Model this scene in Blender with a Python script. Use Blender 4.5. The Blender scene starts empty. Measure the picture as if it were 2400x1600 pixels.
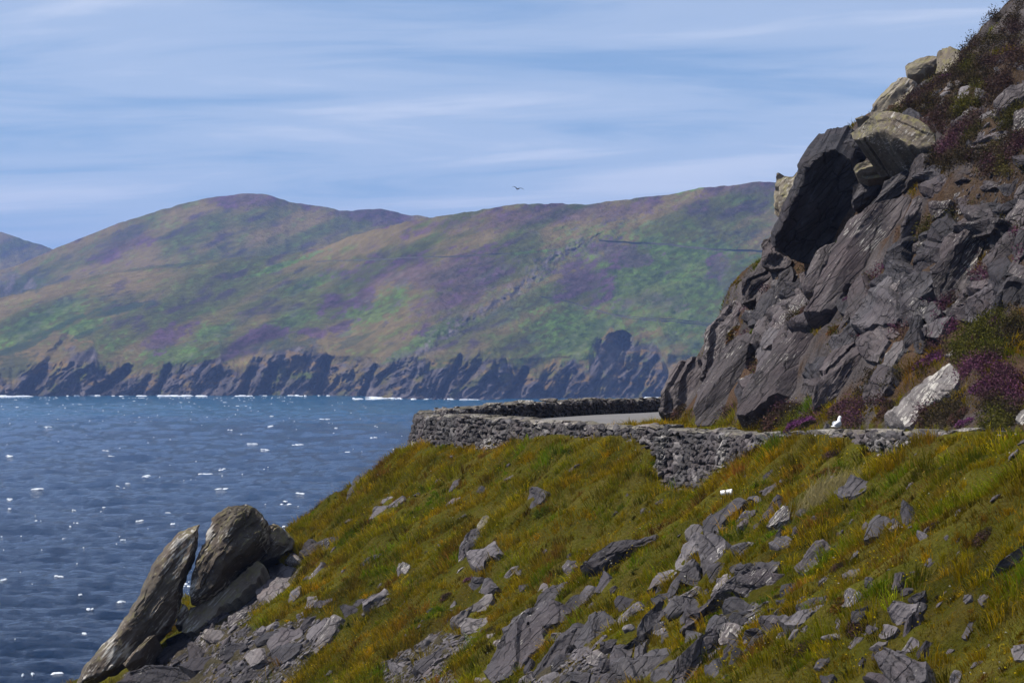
import bpy, bmesh, math, random
import numpy as np
from mathutils import Vector, Matrix

random.seed(7)
RNG = np.random.default_rng(7)
scene = bpy.context.scene
COL = scene.collection

# ------------------------------------------------------------------ camera
FPX = 8000.0            # focal length in photo pixels (photo is 2400 wide)
HOR = 736.0             # photo row of the horizon
CAMZ = 60.0             # metres above the sea
cam_d = bpy.data.cameras.new('camera')
cam_d.sensor_width = 36.0
cam_d.lens = 36.0 * FPX / 2400.0
cam_d.shift_y = -(800.0 - HOR) / 2400.0
cam_d.clip_start = 1.0
cam_d.clip_end = 40000.0
cam = bpy.data.objects.new('camera', cam_d)
COL.objects.link(cam)
cam.location = (0, 0, CAMZ)
cam.rotation_euler = (math.radians(90), 0, 0)
scene.camera = cam

# ------------------------------------------------------------------ light
SUN = Vector((-0.61, -0.05, 0.79)).normalized()
SUN_EL = math.asin(SUN.z)
SUN_AZ = math.atan2(SUN.x, SUN.y)
sd = bpy.data.lights.new('sun', 'SUN')
sd.energy = 5.0
sd.angle = math.radians(0.6)
sd.color = (1.0, 0.93, 0.84)
so = bpy.data.objects.new('sun', sd)
COL.objects.link(so)
so.location = (-50, 30, 120)
so.rotation_euler = SUN.to_track_quat('Z', 'Y').to_euler()

W = bpy.data.worlds.new('World')
scene.world = W
W.use_nodes = True
wt = W.node_tree
wt.nodes.clear()


def N(t, kind, **kw):
    n = t.nodes.new(kind)
    for k, v in kw.items():
        if k in ('ins',):
            for a, b in v.items():
                n.inputs[a].default_value = b
        else:
            setattr(n, k, v)
    return n


def L(t, a, b):
    t.links.new(a, b)


def math_node(t, op, a, b=None, clamp=False):
    n = t.nodes.new('ShaderNodeMath')
    n.operation = op
    n.use_clamp = clamp
    for i, v in enumerate((a, b)):
        if v is None:
            continue
        if isinstance(v, (int, float)):
            n.inputs[i].default_value = v
        else:
            t.links.new(v, n.inputs[i])
    return n.outputs[0]


def mixcol(t, fac, a, b, mode='MIX'):
    n = t.nodes.new('ShaderNodeMix')
    n.data_type = 'RGBA'
    n.blend_type = mode
    n.clamp_factor = True
    for sock, v in ((n.inputs[0], fac), (n.inputs[6], a), (n.inputs[7], b)):
        if isinstance(v, (int, float)):
            sock.default_value = v
        elif isinstance(v, tuple):
            sock.default_value = (v[0], v[1], v[2], 1.0)
        else:
            t.links.new(v, sock)
    return n.outputs[2]


def ramp(t, fac, stops, interp='LINEAR'):
    n = t.nodes.new('ShaderNodeValToRGB')
    cr = n.color_ramp
    cr.interpolation = interp
    while len(cr.elements) > 1:
        cr.elements.remove(cr.elements[-1])
    for i, (p, c) in enumerate(stops):
        e = cr.elements[0] if i == 0 else cr.elements.new(p)
        e.position = p
        e.color = (c, c, c, 1) if isinstance(c, (int, float)) else (c[0], c[1], c[2], 1)
    t.links.new(fac, n.inputs[0])
    return n.outputs[0]


def noise(t, vec, scale, detail=4, rough=0.55, dist=0.0, dims='3D'):
    n = t.nodes.new('ShaderNodeTexNoise')
    n.noise_dimensions = dims
    n.inputs['Scale'].default_value = scale
    n.inputs['Detail'].default_value = detail
    n.inputs['Roughness'].default_value = rough
    n.inputs['Distortion'].default_value = dist
    if vec is not None:
        t.links.new(vec, n.inputs['Vector'])
    return n.outputs[0]


def combine(t, x, y, z):
    n = t.nodes.new('ShaderNodeCombineXYZ')
    for i, v in enumerate((x, y, z)):
        if isinstance(v, (int, float)):
            n.inputs[i].default_value = v
        else:
            t.links.new(v, n.inputs[i])
    return n.outputs[0]


# sky: Nishita with a thin streaky cloud layer that covers the whole dome
tc = wt.nodes.new('ShaderNodeTexCoord')
sep = wt.nodes.new('ShaderNodeSeparateXYZ')
L(wt, tc.outputs['Generated'], sep.inputs[0])
zz = math_node(wt, 'MAXIMUM', sep.outputs[2], 0.0)
skyv = combine(wt, sep.outputs[0], sep.outputs[1], math_node(wt, 'ADD', math_node(wt, 'MULTIPLY', zz, 1.1), 0.105))
nrm = wt.nodes.new('ShaderNodeVectorMath')
nrm.operation = 'NORMALIZE'
L(wt, skyv, nrm.inputs[0])
sky = wt.nodes.new('ShaderNodeTexSky')
sky.sky_type = 'NISHITA'
sky.sun_disc = False
sky.sun_elevation = SUN_EL
sky.sun_rotation = SUN_AZ
sky.altitude = 60
sky.air_density = 1.0
sky.dust_density = 0.4
sky.ozone_density = 2.0
L(wt, nrm.outputs[0], sky.inputs[0])
skyc = mixcol(wt, 1.0, sky.outputs[0], (0.90, 1.00, 1.15), 'MULTIPLY')
den = math_node(wt, 'ADD', zz, 0.085)
cu = math_node(wt, 'DIVIDE', sep.outputs[0], den)
cv = math_node(wt, 'DIVIDE', sep.outputs[1], den)
# long soft streaks, finer wisps and one broad veil, all in the plane of the cloud layer
cvec = combine(wt, math_node(wt, 'MULTIPLY', cu, 1.0), math_node(wt, 'ADD', math_node(wt, 'MULTIPLY', cv, 1.5), math_node(wt, 'MULTIPLY', cu, 0.25)), 5.2)
n1 = noise(wt, cvec, 1.15, 7, 0.56, 0.6)
cvec2 = combine(wt, math_node(wt, 'ADD', math_node(wt, 'MULTIPLY', cu, 0.55), 0.35), math_node(wt, 'MULTIPLY', cv, 0.22), 2.4)
n2 = noise(wt, cvec2, 1.0, 3, 0.5, 0.0)
cl = math_node(wt, 'ADD', math_node(wt, 'MULTIPLY', n1, 0.78), math_node(wt, 'MULTIPLY', n2, 0.62))
clf = ramp(wt, cl, [(0.52, 0.04), (0.70, 0.36), (0.86, 0.74), (1.0, 0.95)], 'EASE')
skyfin = mixcol(wt, clf, skyc, (6.6, 7.2, 8.6))
bg = wt.nodes.new('ShaderNodeBackground')
bg.inputs[1].default_value = 0.095
L(wt, skyfin, bg.inputs[0])
wo = wt.nodes.new('ShaderNodeOutputWorld')
L(wt, bg.outputs[0], wo.inputs[0])

scene.view_settings.view_transform = 'Standard'
scene.view_settings.look = 'None'
scene.view_settings.exposure = 0.28
scene.view_settings.gamma = 1.0
scene.view_settings.use_curve_mapping = False

# ------------------------------------------------------------------ helpers
FR = {'A': (1500, 100, 2.6133), 'B': (1500, 500, 2.6133), 'C': (900, 850, 2.6133), 'D': (1500, 900, 2.6133),
      'E': (150, 1100, 2.6133), 'F': (900, 1150, 2.94), 'G': (1500, 1150, 2.6133), 'H': (0, 400, 1.96),
      'I': (900, 400, 2.352), 'J': (1950, 0, 3.92), 'K': (2000, 400, 2.6125), 'S': (0, 0, 1.0)}


def fr(f, pts):
    ox, oy, s = FR[f]
    a = np.array(pts, float)
    a[:, 0] = ox + a[:, 0] / s
    a[:, 1] = oy + a[:, 1] / s
    return a


def P(px, py, Y):
    return np.array([(px - 1200.0) * Y / FPX, Y, CAMZ - (py - HOR) * Y / FPX])


def proj(X, Y, Z):
    return 1200 + FPX * X / Y, HOR - FPX * (Z - CAMZ) / Y


def _hash(ix, iy, iz, seed):
    h = (ix.astype(np.int64) * 374761393 + iy.astype(np.int64) * 668265263 + iz.astype(np.int64) * 2147483647 + seed * 974634257) & 0xFFFFFFFF
    h = ((h ^ (h >> 13)) * 1274126177) & 0xFFFFFFFF
    h = (h ^ (h >> 16)) & 0xFFFFFFFF
    h = (h * 2246822519) & 0xFFFFFFFF
    return ((h ^ (h >> 15)) & 0xFFFFFF) / float(0xFFFFFF) * 2 - 1


def vnoise(x, y, z=None, seed=0):
    x = np.asarray(x, float)
    y = np.asarray(y, float)
    z = np.zeros_like(x) if z is None else np.asarray(z, float)
    x, y, z = np.broadcast_arrays(x, y, z)
    ix, iy, iz = np.floor(x), np.floor(y), np.floor(z)
    fx, fy, fz = x - ix, y - iy, z - iz
    fx, fy, fz = [f * f * f * (f * (f * 6 - 15) + 10) for f in (fx, fy, fz)]
    r = 0
    for dx in (0, 1):
        wx = fx if dx else 1 - fx
        for dy in (0, 1):
            wy = fy if dy else 1 - fy
            for dz in (0, 1):
                wz = fz if dz else 1 - fz
                r = r + wx * wy * wz * _hash(ix + dx, iy + dy, iz + dz, seed)
    return r


def fbm(x, y, z=None, oct=4, seed=0, gain=0.5):
    a, s, f = 0, 1.0, 1.0
    for o in range(oct):
        a = a + s * vnoise(np.asarray(x) * f + 17.3 * o, np.asarray(y) * f - 9.1 * o, None if z is None else np.asarray(z) * f, seed + o)
        s *= gain
        f *= 2.03
    return a


def mesh_from(name, verts, faces, cols=None, mat=None, smooth=False):
    """verts (n,3), faces: (m,3) or (m,4) int array; cols (n,3) linear colour per vertex"""
    me = bpy.data.meshes.new(name)
    verts = np.ascontiguousarray(verts, dtype=np.float32)
    faces = np.ascontiguousarray(faces, dtype=np.int32)
    m, k = faces.shape
    me.vertices.add(len(verts))
    me.vertices.foreach_set('co', verts.ravel())
    me.loops.add(m * k)
    me.loops.foreach_set('vertex_index', faces.ravel())
    me.polygons.add(m)
    me.polygons.foreach_set('loop_start', np.arange(0, m * k, k, dtype=np.int32))
    if smooth:
        me.polygons.foreach_set('use_smooth', np.ones(m, dtype=bool))
    else:
        me.polygons.foreach_set('use_smooth', np.zeros(m, dtype=bool))
    if cols is not None:
        at = me.color_attributes.new('Col', 'FLOAT_COLOR', 'POINT')
        c4 = np.ones((len(verts), 4), np.float32)
        c4[:, :3] = cols
        at.data.foreach_set('color', c4.ravel())
    me.update(calc_edges=True)
    me.validate()
    if mat:
        me.materials.append(mat)
    return me


def add(name, me, parent=None, loc=None, kind=None, label=None, cat=None, group=None):
    o = bpy.data.objects.new(name, me)
    COL.objects.link(o)
    if parent is not None:
        o.parent = parent
    if loc is not None:
        o.location = loc
    if kind:
        o['kind'] = kind
    if label:
        o['label'] = label
    if cat:
        o['category'] = cat
    if group:
        o['group'] = group
    return o


def in_poly(px, py, poly):
    px = np.asarray(px)
    py = np.asarray(py)
    r = np.zeros(px.shape, bool)
    n = len(poly)
    j = n - 1
    for i in range(n):
        xi, yi = poly[i]
        xj, yj = poly[j]
        c = ((yi > py) != (yj > py)) & (px < (xj - xi) * (py - yi) / (yj - yi + 1e-12) + xi)
        r ^= c
        j = i
    return r


# ------------------------------------------------------------------ materials
def new_mat(name):
    m = bpy.data.materials.new(name)
    m.use_nodes = True
    t = m.node_tree
    b = t.nodes['Principled BSDF']
    return m, t, b


def axis_coords(t, along=1.0, across=9.0):
    """world position in a frame that follows the dip of the strata"""
    g = t.nodes.new('ShaderNodeNewGeometry')
    a = Vector((0.66, 0.18, 0.73)).normalized()
    b = a.cross(Vector((0.3, -0.9, 0.2))).normalized()
    c = a.cross(b).normalized()
    outs = []
    for ax, s in ((a, along), (b, across), (c, across * 0.55)):
        d = t.nodes.new('ShaderNodeVectorMath')
        d.operation = 'DOT_PRODUCT'
        t.links.new(g.outputs['Position'], d.inputs[0])
        d.inputs[1].default_value = ax * s
        outs.append(d.outputs['Value'])
    return g, combine(t, *outs)


def rock_mat(name, dark, mid, light, white=0.0, yellow=0.0, bump=0.5, wscale=3.0, perobj=0.24, joints=1.0):
    m, t, b = new_mat(name)
    g, sv = axis_coords(t, 0.9, 9.0)
    oi = t.nodes.new('ShaderNodeObjectInfo')
    n1 = noise(t, g.outputs['Position'], 1.3, 5, 0.6)
    n2 = noise(t, sv, 1.0, 5, 0.62, 0.3)
    n3 = noise(t, g.outputs['Position'], 14.0, 4, 0.65)
    f = math_node(t, 'ADD', math_node(t, 'MULTIPLY', n1, 0.45), math_node(t, 'MULTIPLY', n2, 0.40))
    f = math_node(t, 'ADD', f, math_node(t, 'MULTIPLY', n3, 0.20))
    f = math_node(t, 'ADD', f, math_node(t, 'MULTIPLY', math_node(t, 'SUBTRACT', oi.outputs['Random'], 0.5), perobj))
    col = ramp(t, f, [(0.30, dark), (0.52, mid), (0.74, light)])
    # rusty / purple tint patches
    nt = noise(t, g.outputs['Position'], 0.7, 3, 0.5)
    col = mixcol(t, ramp(t, nt, [(0.45, 0.0), (0.7, 0.55)]), col, (mid[0] * 1.12, mid[1] * 0.96, mid[2] * 0.98))
    sepn = t.nodes.new('ShaderNodeSeparateXYZ')
    t.links.new(g.outputs['Normal'], sepn.inputs[0])
    if yellow > 0:
        ny = noise(t, g.outputs['Position'], 4.5, 5, 0.65)
        fy = ramp(t, math_node(t, 'ADD', ny, math_node(t, 'MULTIPLY', sepn.outputs[2], 0.16)), [(0.58, 0.0), (0.70, yellow)])
        col = mixcol(t, fy, col, (0.19, 0.175, 0.055))
    if white > 0:
        nw = noise(t, sv, wscale, 6, 0.7)
        nw2 = noise(t, g.outputs['Position'], 0.9, 2, 0.5)
        s = math_node(t, 'ADD', math_node(t, 'MULTIPLY', nw, 0.7), math_node(t, 'MULTIPLY', nw2, 0.45))
        fw = ramp(t, s, [(0.70 - 0.14 * white, 0.0), (0.76 - 0.14 * white, 0.9)])
        col = mixcol(t, fw, col, (0.42, 0.40, 0.36))
        # small round lichen spots
        vo = t.nodes.new('ShaderNodeTexVoronoi')
        vo.inputs['Scale'].default_value = 6.0
        t.links.new(g.outputs['Position'], vo.inputs['Vector'])
        sp = ramp(t, vo.outputs['Distance'], [(0.10, 0.75), (0.16, 0.0)])
        col = mixcol(t, math_node(t, 'MULTIPLY', sp, min(1.0, white)), col, (0.40, 0.385, 0.33))
    # joints and bedding cracks
    vc_ = t.nodes.new('ShaderNodeTexVoronoi')
    vc_.feature = 'DISTANCE_TO_EDGE'
    vc_.inputs['Scale'].default_value = 0.42
    wv = t.nodes.new('ShaderNodeVectorMath')
    wv.operation = 'ADD'
    t.links.new(sv, wv.inputs[0])
    nwv = t.nodes.new('ShaderNodeTexNoise')
    nwv.inputs['Scale'].default_value = 2.2
    nwv.inputs['Detail'].default_value = 4
    t.links.new(g.outputs['Position'], nwv.inputs['Vector'])
    t.links.new(nwv.outputs['Color'], wv.inputs[1])
    t.links.new(wv.outputs[0], vc_.inputs['Vector'])
    crack = ramp(t, vc_.outputs['Distance'], [(0.0, 0.0), (0.05, 1.0)])
    col = mixcol(t, 1.0, col, ramp(t, crack, [(0.0, 1.0 - 0.65 * joints), (1.0, 1.0)]), 'MULTIPLY')
    t.links.new(col, b.inputs['Base Color'])
    b.inputs['Roughness'].default_value = 0.78
    b.inputs['Specular IOR Level'].default_value = 0.2
    # relief: strata laminae + cracks + grain
    nb1 = noise(t, sv, 1.6, 6, 0.62, 0.5)
    nb2 = noise(t, g.outputs['Position'], 5.0, 6, 0.66)
    h = math_node(t, 'ADD', math_node(t, 'MULTIPLY', nb1, 0.6), math_node(t, 'MULTIPLY', nb2, 0.65))
    h = math_node(t, 'ADD', h, math_node(t, 'MULTIPLY', crack, 0.30 * joints))
    bp = t.nodes.new('ShaderNodeBump')
    bp.inputs['Strength'].default_value = bump
    bp.inputs['Distance'].default_value = 0.12
    t.links.new(h, bp.inputs['Height'])
    t.links.new(bp.outputs[0], b.inputs['Normal'])
    return m


M_SLATE = rock_mat('slate', (0.0252, 0.0231, 0.0260), (0.0672, 0.0613, 0.0655), (0.1470, 0.1344, 0.1386), white=0.1, bump=0.8, perobj=0.42)
M_DARK = rock_mat('dark_slate', (0.0144, 0.0140, 0.0162), (0.0387, 0.0360, 0.0396), (0.0855, 0.0792, 0.0828), white=0, bump=0.8)
M_PALE = rock_mat('pale_slate', (0.0473, 0.0430, 0.0439), (0.1075, 0.0963, 0.0963), (0.2021, 0.1832, 0.1772), white=0.3, bump=0.8)
M_CLIFF = rock_mat('cliff_slab_rock', (0.0234, 0.0203, 0.0212), (0.0630, 0.0540, 0.0558), (0.1305, 0.1134, 0.1134), white=0.22, bump=0.8)
M_LICH = rock_mat('lichened_rock', (0.065, 0.058, 0.045), (0.135, 0.118, 0.09), (0.25, 0.222, 0.17), white=0.30, yellow=0.5, bump=0.6, wscale=2.2, joints=0.25)
M_STAND = rock_mat('standing_rock', (0.036, 0.030, 0.024), (0.086, 0.072, 0.056), (0.160, 0.136, 0.108), white=0.5, yellow=0.32, bump=0.6, wscale=1.6, joints=0.25)
M_WHITE = rock_mat('white_lichen_rock', (0.0540, 0.0495, 0.0495), (0.1080, 0.0990, 0.0963), (0.1980, 0.1800, 0.1710), white=0.62, bump=0.6, wscale=1.8, joints=0.25)
M_WALL = rock_mat('wall_stone', (0.030, 0.028, 0.029), (0.088, 0.082, 0.082), (0.215, 0.20, 0.195), white=0.25, bump=0.6, wscale=5.0, perobj=0.45)
M_COPE = rock_mat('coping_stone', (0.055, 0.050, 0.046), (0.135, 0.122, 0.11), (0.25, 0.228, 0.205), white=0.4, yellow=0.2, bump=0.8, wscale=4.0, perobj=0.35)


def attr_mat(name, rough=0.85, transl=0.0, bump=0.0, bscale=20.0, grain=0.0, gscale=30.0, spec=0.2):
    m = bpy.data.materials.new(name)
    m.use_nodes = True
    t = m.node_tree
    t.nodes.remove(t.nodes['Principled BSDF'])
    b = t.nodes.new('ShaderNodeBsdfDiffuse')
    a = t.nodes.new('ShaderNodeAttribute')
    a.attribute_name = 'Col'
    col = a.outputs['Color']
    g = t.nodes.new('ShaderNodeNewGeometry')
    if grain > 0:
        n1 = noise(t, g.outputs['Position'], gscale, 5, 0.65)
        k = ramp(t, n1, [(0.25, 1.0 - grain), (0.75, 1.0 + grain)])
        col = mixcol(t, 1.0, col, k, 'MULTIPLY')
    t.links.new(col, b.inputs['Color'])
    if bump > 0:
        nb = noise(t, g.outputs['Position'], bscale, 6, 0.65)
        bp = t.nodes.new('ShaderNodeBump')
        bp.inputs['Strength'].default_value = bump
        bp.inputs['Distance'].default_value = 1.5 / bscale
        t.links.new(nb, bp.inputs['Height'])
        t.links.new(bp.outputs[0], b.inputs['Normal'])
    out = b.outputs[0]
    if transl > 0:
        tr = t.nodes.new('ShaderNodeBsdfTranslucent')
        t.links.new(col, tr.inputs[0])
        mx = t.nodes.new('ShaderNodeMixShader')
        mx.inputs[0].default_value = transl
        t.links.new(out, mx.inputs[1])
        t.links.new(tr.outputs[0], mx.inputs[2])
        out = mx.outputs[0]
    t.links.new(out, t.nodes['Material Output'].inputs[0])
    return m


M_GROUND = attr_mat('soil_and_turf', 0.9, 0, 0.8, 9.0, 0.45, 14.0)
M_BLADE = attr_mat('grass_blades', 0.8, 0.35, spec=0.03)
M_LEAF = attr_mat('heather_leaves', 0.9, 0.2, spec=0.03)
M_PETAL = attr_mat('petals', 0.6, 0.3)
M_HILL = attr_mat('hillside_turf', 0.95, 0, 0.6, 0.10, 0.28, 0.06, 0.1)


def flat_mat(name, col, rough=0.6, var=0.12, scale=20.0, spec=0.3):
    m, t, b = new_mat(name)
    g = t.nodes.new('ShaderNodeNewGeometry')
    n1 = noise(t, g.outputs['Position'], scale, 4, 0.6)
    c = ramp(t, n1, [(0.3, tuple(x * (1 - var) for x in col)), (0.7, tuple(x * (1 + var) for x in col))])
    t.links.new(c, b.inputs['Base Color'])
    b.inputs['Roughness'].default_value = rough
    b.inputs['Specular IOR Level'].default_value = spec
    return m


# ------------------------------------------------------------------ plan of the place
def resample(pts, step):
    pts = np.array(pts, float)
    n = len(pts)
    out = []
    for i in range(n - 1):        # Catmull-Rom
        p0 = pts[max(i - 1, 0)]
        p1, p2 = pts[i], pts[i + 1]
        p3 = pts[min(i + 2, n - 1)]
        k = max(2, int(np.linalg.norm((p2 - p1)[:2]) / step))
        u = np.linspace(0, 1, k, endpoint=False)[:, None]
        out.append(0.5 * ((2 * p1) + (-p0 + p2) * u + (2 * p0 - 5 * p1 + 4 * p2 - p3) * u ** 2 + (-p0 + 3 * p1 - 3 * p2 + p3) * u ** 3))
    out.append(pts[-1:])
    return np.concatenate(out)


# wall centre line: photo column, distance, photo row of the wall's top
wall_px = [(2700, 53, 1010), (2500, 57, 1010), (2290, 62, 1008), (2130, 66, 1005), (1973, 70, 1005), (1810, 74.6, 1010), (1650, 80, 1004),
           (1520, 84, 994), (1400, 87.5, 987), (1200, 94, 976), (1062, 100, 969), (1004, 104, 967)]
wall_pts = []
for (px, Y, py) in wall_px:
    wall_pts.append(P(px, py, Y))
for (X, Y, Z) in [(-2.62, 106.3, 56.97), (-2.1, 108.8, 57.0), (-1.25, 111.6, 57.02), (0.2, 116, 57.02), (2.4, 124, 56.92), (4.6, 135, 56.68), (7.0, 150, 56.36), (10, 170, 55.9)]:
    wall_pts.append(np.array([X, Y, Z]))
wall_near = resample(wall_pts, 0.25)
ext = np.array([[44, -60, 61], [28, 0, 59.5], [20, 27, 58.6], [14.5, 42, 58.2]])
ext2 = np.array([[14, 190, 55.2], [22, 235, 54]])
WALL = np.concatenate([ext, wall_near, ext2])

base_pts = [(46, -60, 60.5), (33, 0, 59.5), (24, 30, 58.6), (17.5, 48, 58.1), (13.2, 64, 57.75), (10.6, 73.6, 57.5), (7.9, 88, 57.1), (5.85, 101, 56.75), (4.85, 109.5, 56.5),
            (5.3, 115, 56.3), (7.0, 128, 56.0), (10.8, 147, 55.6), (18, 175, 55.0), (28, 235, 53)]
BASE = resample(base_pts, 2.0)


def dist_curve(C, X, Y):
    """signed distance to polyline (+ on the left of travel), arc value Z, and column parameter (index)"""
    sh = X.shape
    x = X.ravel()
    y = Y.ravel()
    best = np.full(x.shape, 1e18)
    sg = np.zeros(x.shape)
    zz = np.zeros(x.shape)
    ii = np.zeros(x.shape)
    for i in range(len(C) - 1):
        ax, ay, az = C[i]
        bx, by, bz = C[i + 1]
        dx, dy = bx - ax, by - ay
        l2 = dx * dx + dy * dy
        tt = np.clip(((x - ax) * dx + (y - ay) * dy) / l2, 0, 1)
        ex = x - ax - tt * dx
        ey = y - ay - tt * dy
        d2 = ex * ex + ey * ey
        m = d2 < best
        best[m] = d2[m]
        cr = dx * (y - ay) - dy * (x - ax)
        sg[m] = np.sign(cr[m])
        zz[m] = (az + tt * (bz - az))[m]
        ii[m] = (i + tt)[m]
    return (np.sqrt(best) * sg).reshape(sh), zz.reshape(sh), ii.reshape(sh)


WALLC = np.concatenate([ext, resample(wall_pts, 1.2), ext2])
# photo row of the turf edge at the outer foot of the wall, by photo column
edge_px = np.array([(900, 1045), (950, 1042), (1000, 1036), (1060, 1030), (1110, 1040), (1150, 1048), (1200, 1046), (1235, 1022), (1330, 1014), (1400, 1022), (1480, 1018), (1545, 1038), (1580, 1066),
                    (1592, 1128), (1625, 1148), (1670, 1166), (1720, 1140), (1760, 1100), (1800, 1062), (1850, 1024), (1880, 1016), (1960, 1017), (2040, 1024), (2080, 1052),
                    (2130, 1072), (2180, 1054), (2240, 1018), (2290, 1010), (2700, 1014)], float)
wc_px = np.array([proj(*p)[0] if 50 < p[1] < 104.5 else np.nan for p in WALLC])
wc_edge = np.zeros(len(WALLC))
for i, p in enumerate(WALLC):
    if p[1] <= 50:
        wc_edge[i] = p[2] - 0.15
    elif p[1] < 104.5:
        wc_edge[i] = CAMZ - (np.interp(wc_px[i], edge_px[:, 0], edge_px[:, 1]) - HOR) * p[1] / FPX
    else:
        wc_edge[i] = p[2] - 0.95
# long-range smooth edge
k = np.exp(-0.5 * (np.arange(-12, 13) / 5.0) ** 2)
k /= k.sum()
wc_smooth = np.convolve(np.pad(wc_edge, 12, mode='edge'), k, mode='valid')
hprof_d = np.array([-1, 0, 4.0, 5.0, 11.6, 16, 40, 200])
hprof_h = np.array([0, 0, 5.8, 8.3, 13.5, 16, 20, 24])


def inner_h(y):
    return np.interp(y, [98, 112], [0.88, 0.60])


def terrain(X, Y):
    d, zt, wi = dist_curve(WALLC, X, Y)          # + = seaward
    dc, zb, bi = dist_curve(BASE, X, Y)
    dc = -dc                                      # + = inside the hill
    idx = np.arange(len(WALLC))
    ze = np.interp(wi, idx, wc_edge)
    zs = np.interp(wi, idx, wc_smooth)
    dd = np.maximum(d - 0.35, 0)
    big = fbm(X / 6.0, Y / 6.0, None, 3, 3)
    humm = fbm(X / 1.1, Y / 1.1, None, 3, 11)
    zslope = zs + (ze - zs) * np.exp(-dd / 1.3) - 0.735 * dd + np.clip(dd / 2, 0, 1) * (0.28 * big) + np.clip(dd / 0.6, 0.0, 1) * 0.15 * humm + np.clip(dd / 0.6, 0.0, 1) * 0.075 * fbm(X / 0.5, Y / 0.5, None, 2, 13)
    # steps of outcropping ledges
    zslope = np.where(dd > 55, zslope - (dd - 55) * 0.8, zslope)
    # road bed, then the verge rising to the foot of the cliff
    zr = np.interp(wi, idx, WALLC[:, 2] - inner_h(WALLC[:, 1]))
    r0 = -5.4
    t = np.clip((d - r0) / np.minimum(dc + (d - r0) * 0 - 0.0 - 1e-3, -1e-3) * 0 + np.where(d < r0, (r0 - d) / np.maximum((r0 - d) - dc, 0.05), 0), 0, 1)
    zv = zr + (zb - zr) * t * t * (3 - 2 * t) + np.clip((r0 - d) / 0.8, 0, 1) * 0.05 * humm
    cn = fbm(X / 2.6, Y / 5.0, None, 4, 21)
    warp = np.clip(dc, 0, None) + np.clip(dc / 2, 0, 1) * 0.55 * cn
    right = np.clip((96 - Y) / 14, 0, 1)
    hA = np.interp(warp, hprof_d, hprof_h)
    hB = np.interp(warp, [-1, 0, 2.2, 6.5, 12, 16, 40, 200], [0, 0, 1.9, 8.0, 13.8, 16, 20, 24])
    zc = zb + hA * (1 - right) + hB * right + np.clip(dc / 1.0, 0, 1) * (0.10 * humm + 0.16 * fbm(X / 0.9, Y / 0.9, None, 2, 33) + 0.34 * (1 - 2 * np.abs(fbm(X / 1.5 + Y / 9.0, Y / 3.2, None, 3, 35))))
    z = np.where(d > 0.0, zslope, np.where(dc > 0, zc, zv - 0.06))
    return np.maximum(z, -4.0), d, dc


def axis_grid(segs):
    out = []
    for (a, b, s) in segs:
        out.append(np.arange(a, b, s))
    out.append([segs[-1][1]])
    return np.concatenate(out)


GX = axis_grid([(-130, -60, 6), (-60, -24, 1.5), (-24, -15, 0.4), (-15, 19, 0.135), (19, 30, 0.5), (30, 70, 3)])
GY = axis_grid([(-80, 0, 8), (0, 38, 1.6), (38, 46, 0.4), (46, 119, 0.135), (119, 150, 0.4), (150, 190, 1.5), (190, 232, 6)])
XX, YY = np.meshgrid(GX, GY)
ZZ, DD, DC = terrain(XX, YY)

# regular grid for ray casting
rx0, rx1, ry0, ry1, rs = -34.0, 40.0, 34.0, 180.0, 0.2
RX = np.arange(rx0, rx1, rs)
RY = np.arange(ry0, ry1, rs)
rX, rY = np.meshgrid(RX, RY)
RZ, RD, RDC = terrain(rX, rY)


def bil(G, X, Y):
    u = np.clip((X - rx0) / rs, 0, len(RX) - 1.001)
    v = np.clip((Y - ry0) / rs, 0, len(RY) - 1.001)
    i = u.astype(int)
    j = v.astype(int)
    fu = u - i
    fv = v - j
    return (G[j, i] * (1 - fu) + G[j, i + 1] * fu) * (1 - fv) + (G[j + 1, i] * (1 - fu) + G[j + 1, i + 1] * fu) * fv


YS = np.arange(42.0, 170.0, 0.12)


def cast(px, py):
    """photo pixels -> points on the terrain (nan when the ray misses)"""
    px = np.atleast_1d(np.asarray(px, float))
    py = np.atleast_1d(np.asarray(py, float))
    X = (px[:, None] - 1200) / FPX * YS[None]
    Z = CAMZ - (py[:, None] - HOR) / FPX * YS[None]
    below = Z < bil(RZ, X, np.broadcast_to(YS, X.shape))
    hit = below.any(1)
    k = below.argmax(1)
    Y = YS[k]
    out = np.stack([(px - 1200) / FPX * Y, Y, CAMZ - (py - HOR) / FPX * Y], 1)
    out[~hit] = np.nan
    return out


def tnormal(X, Y, e=0.35):
    zx = (bil(RZ, X + e, Y) - bil(RZ, X - e, Y)) / (2 * e)
    zy = (bil(RZ, X, Y + e) - bil(RZ, X, Y - e)) / (2 * e)
    n = np.stack([-zx, -zy, np.ones_like(zx)], -1)
    return n / np.linalg.norm(n, axis=-1, keepdims=True)


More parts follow.
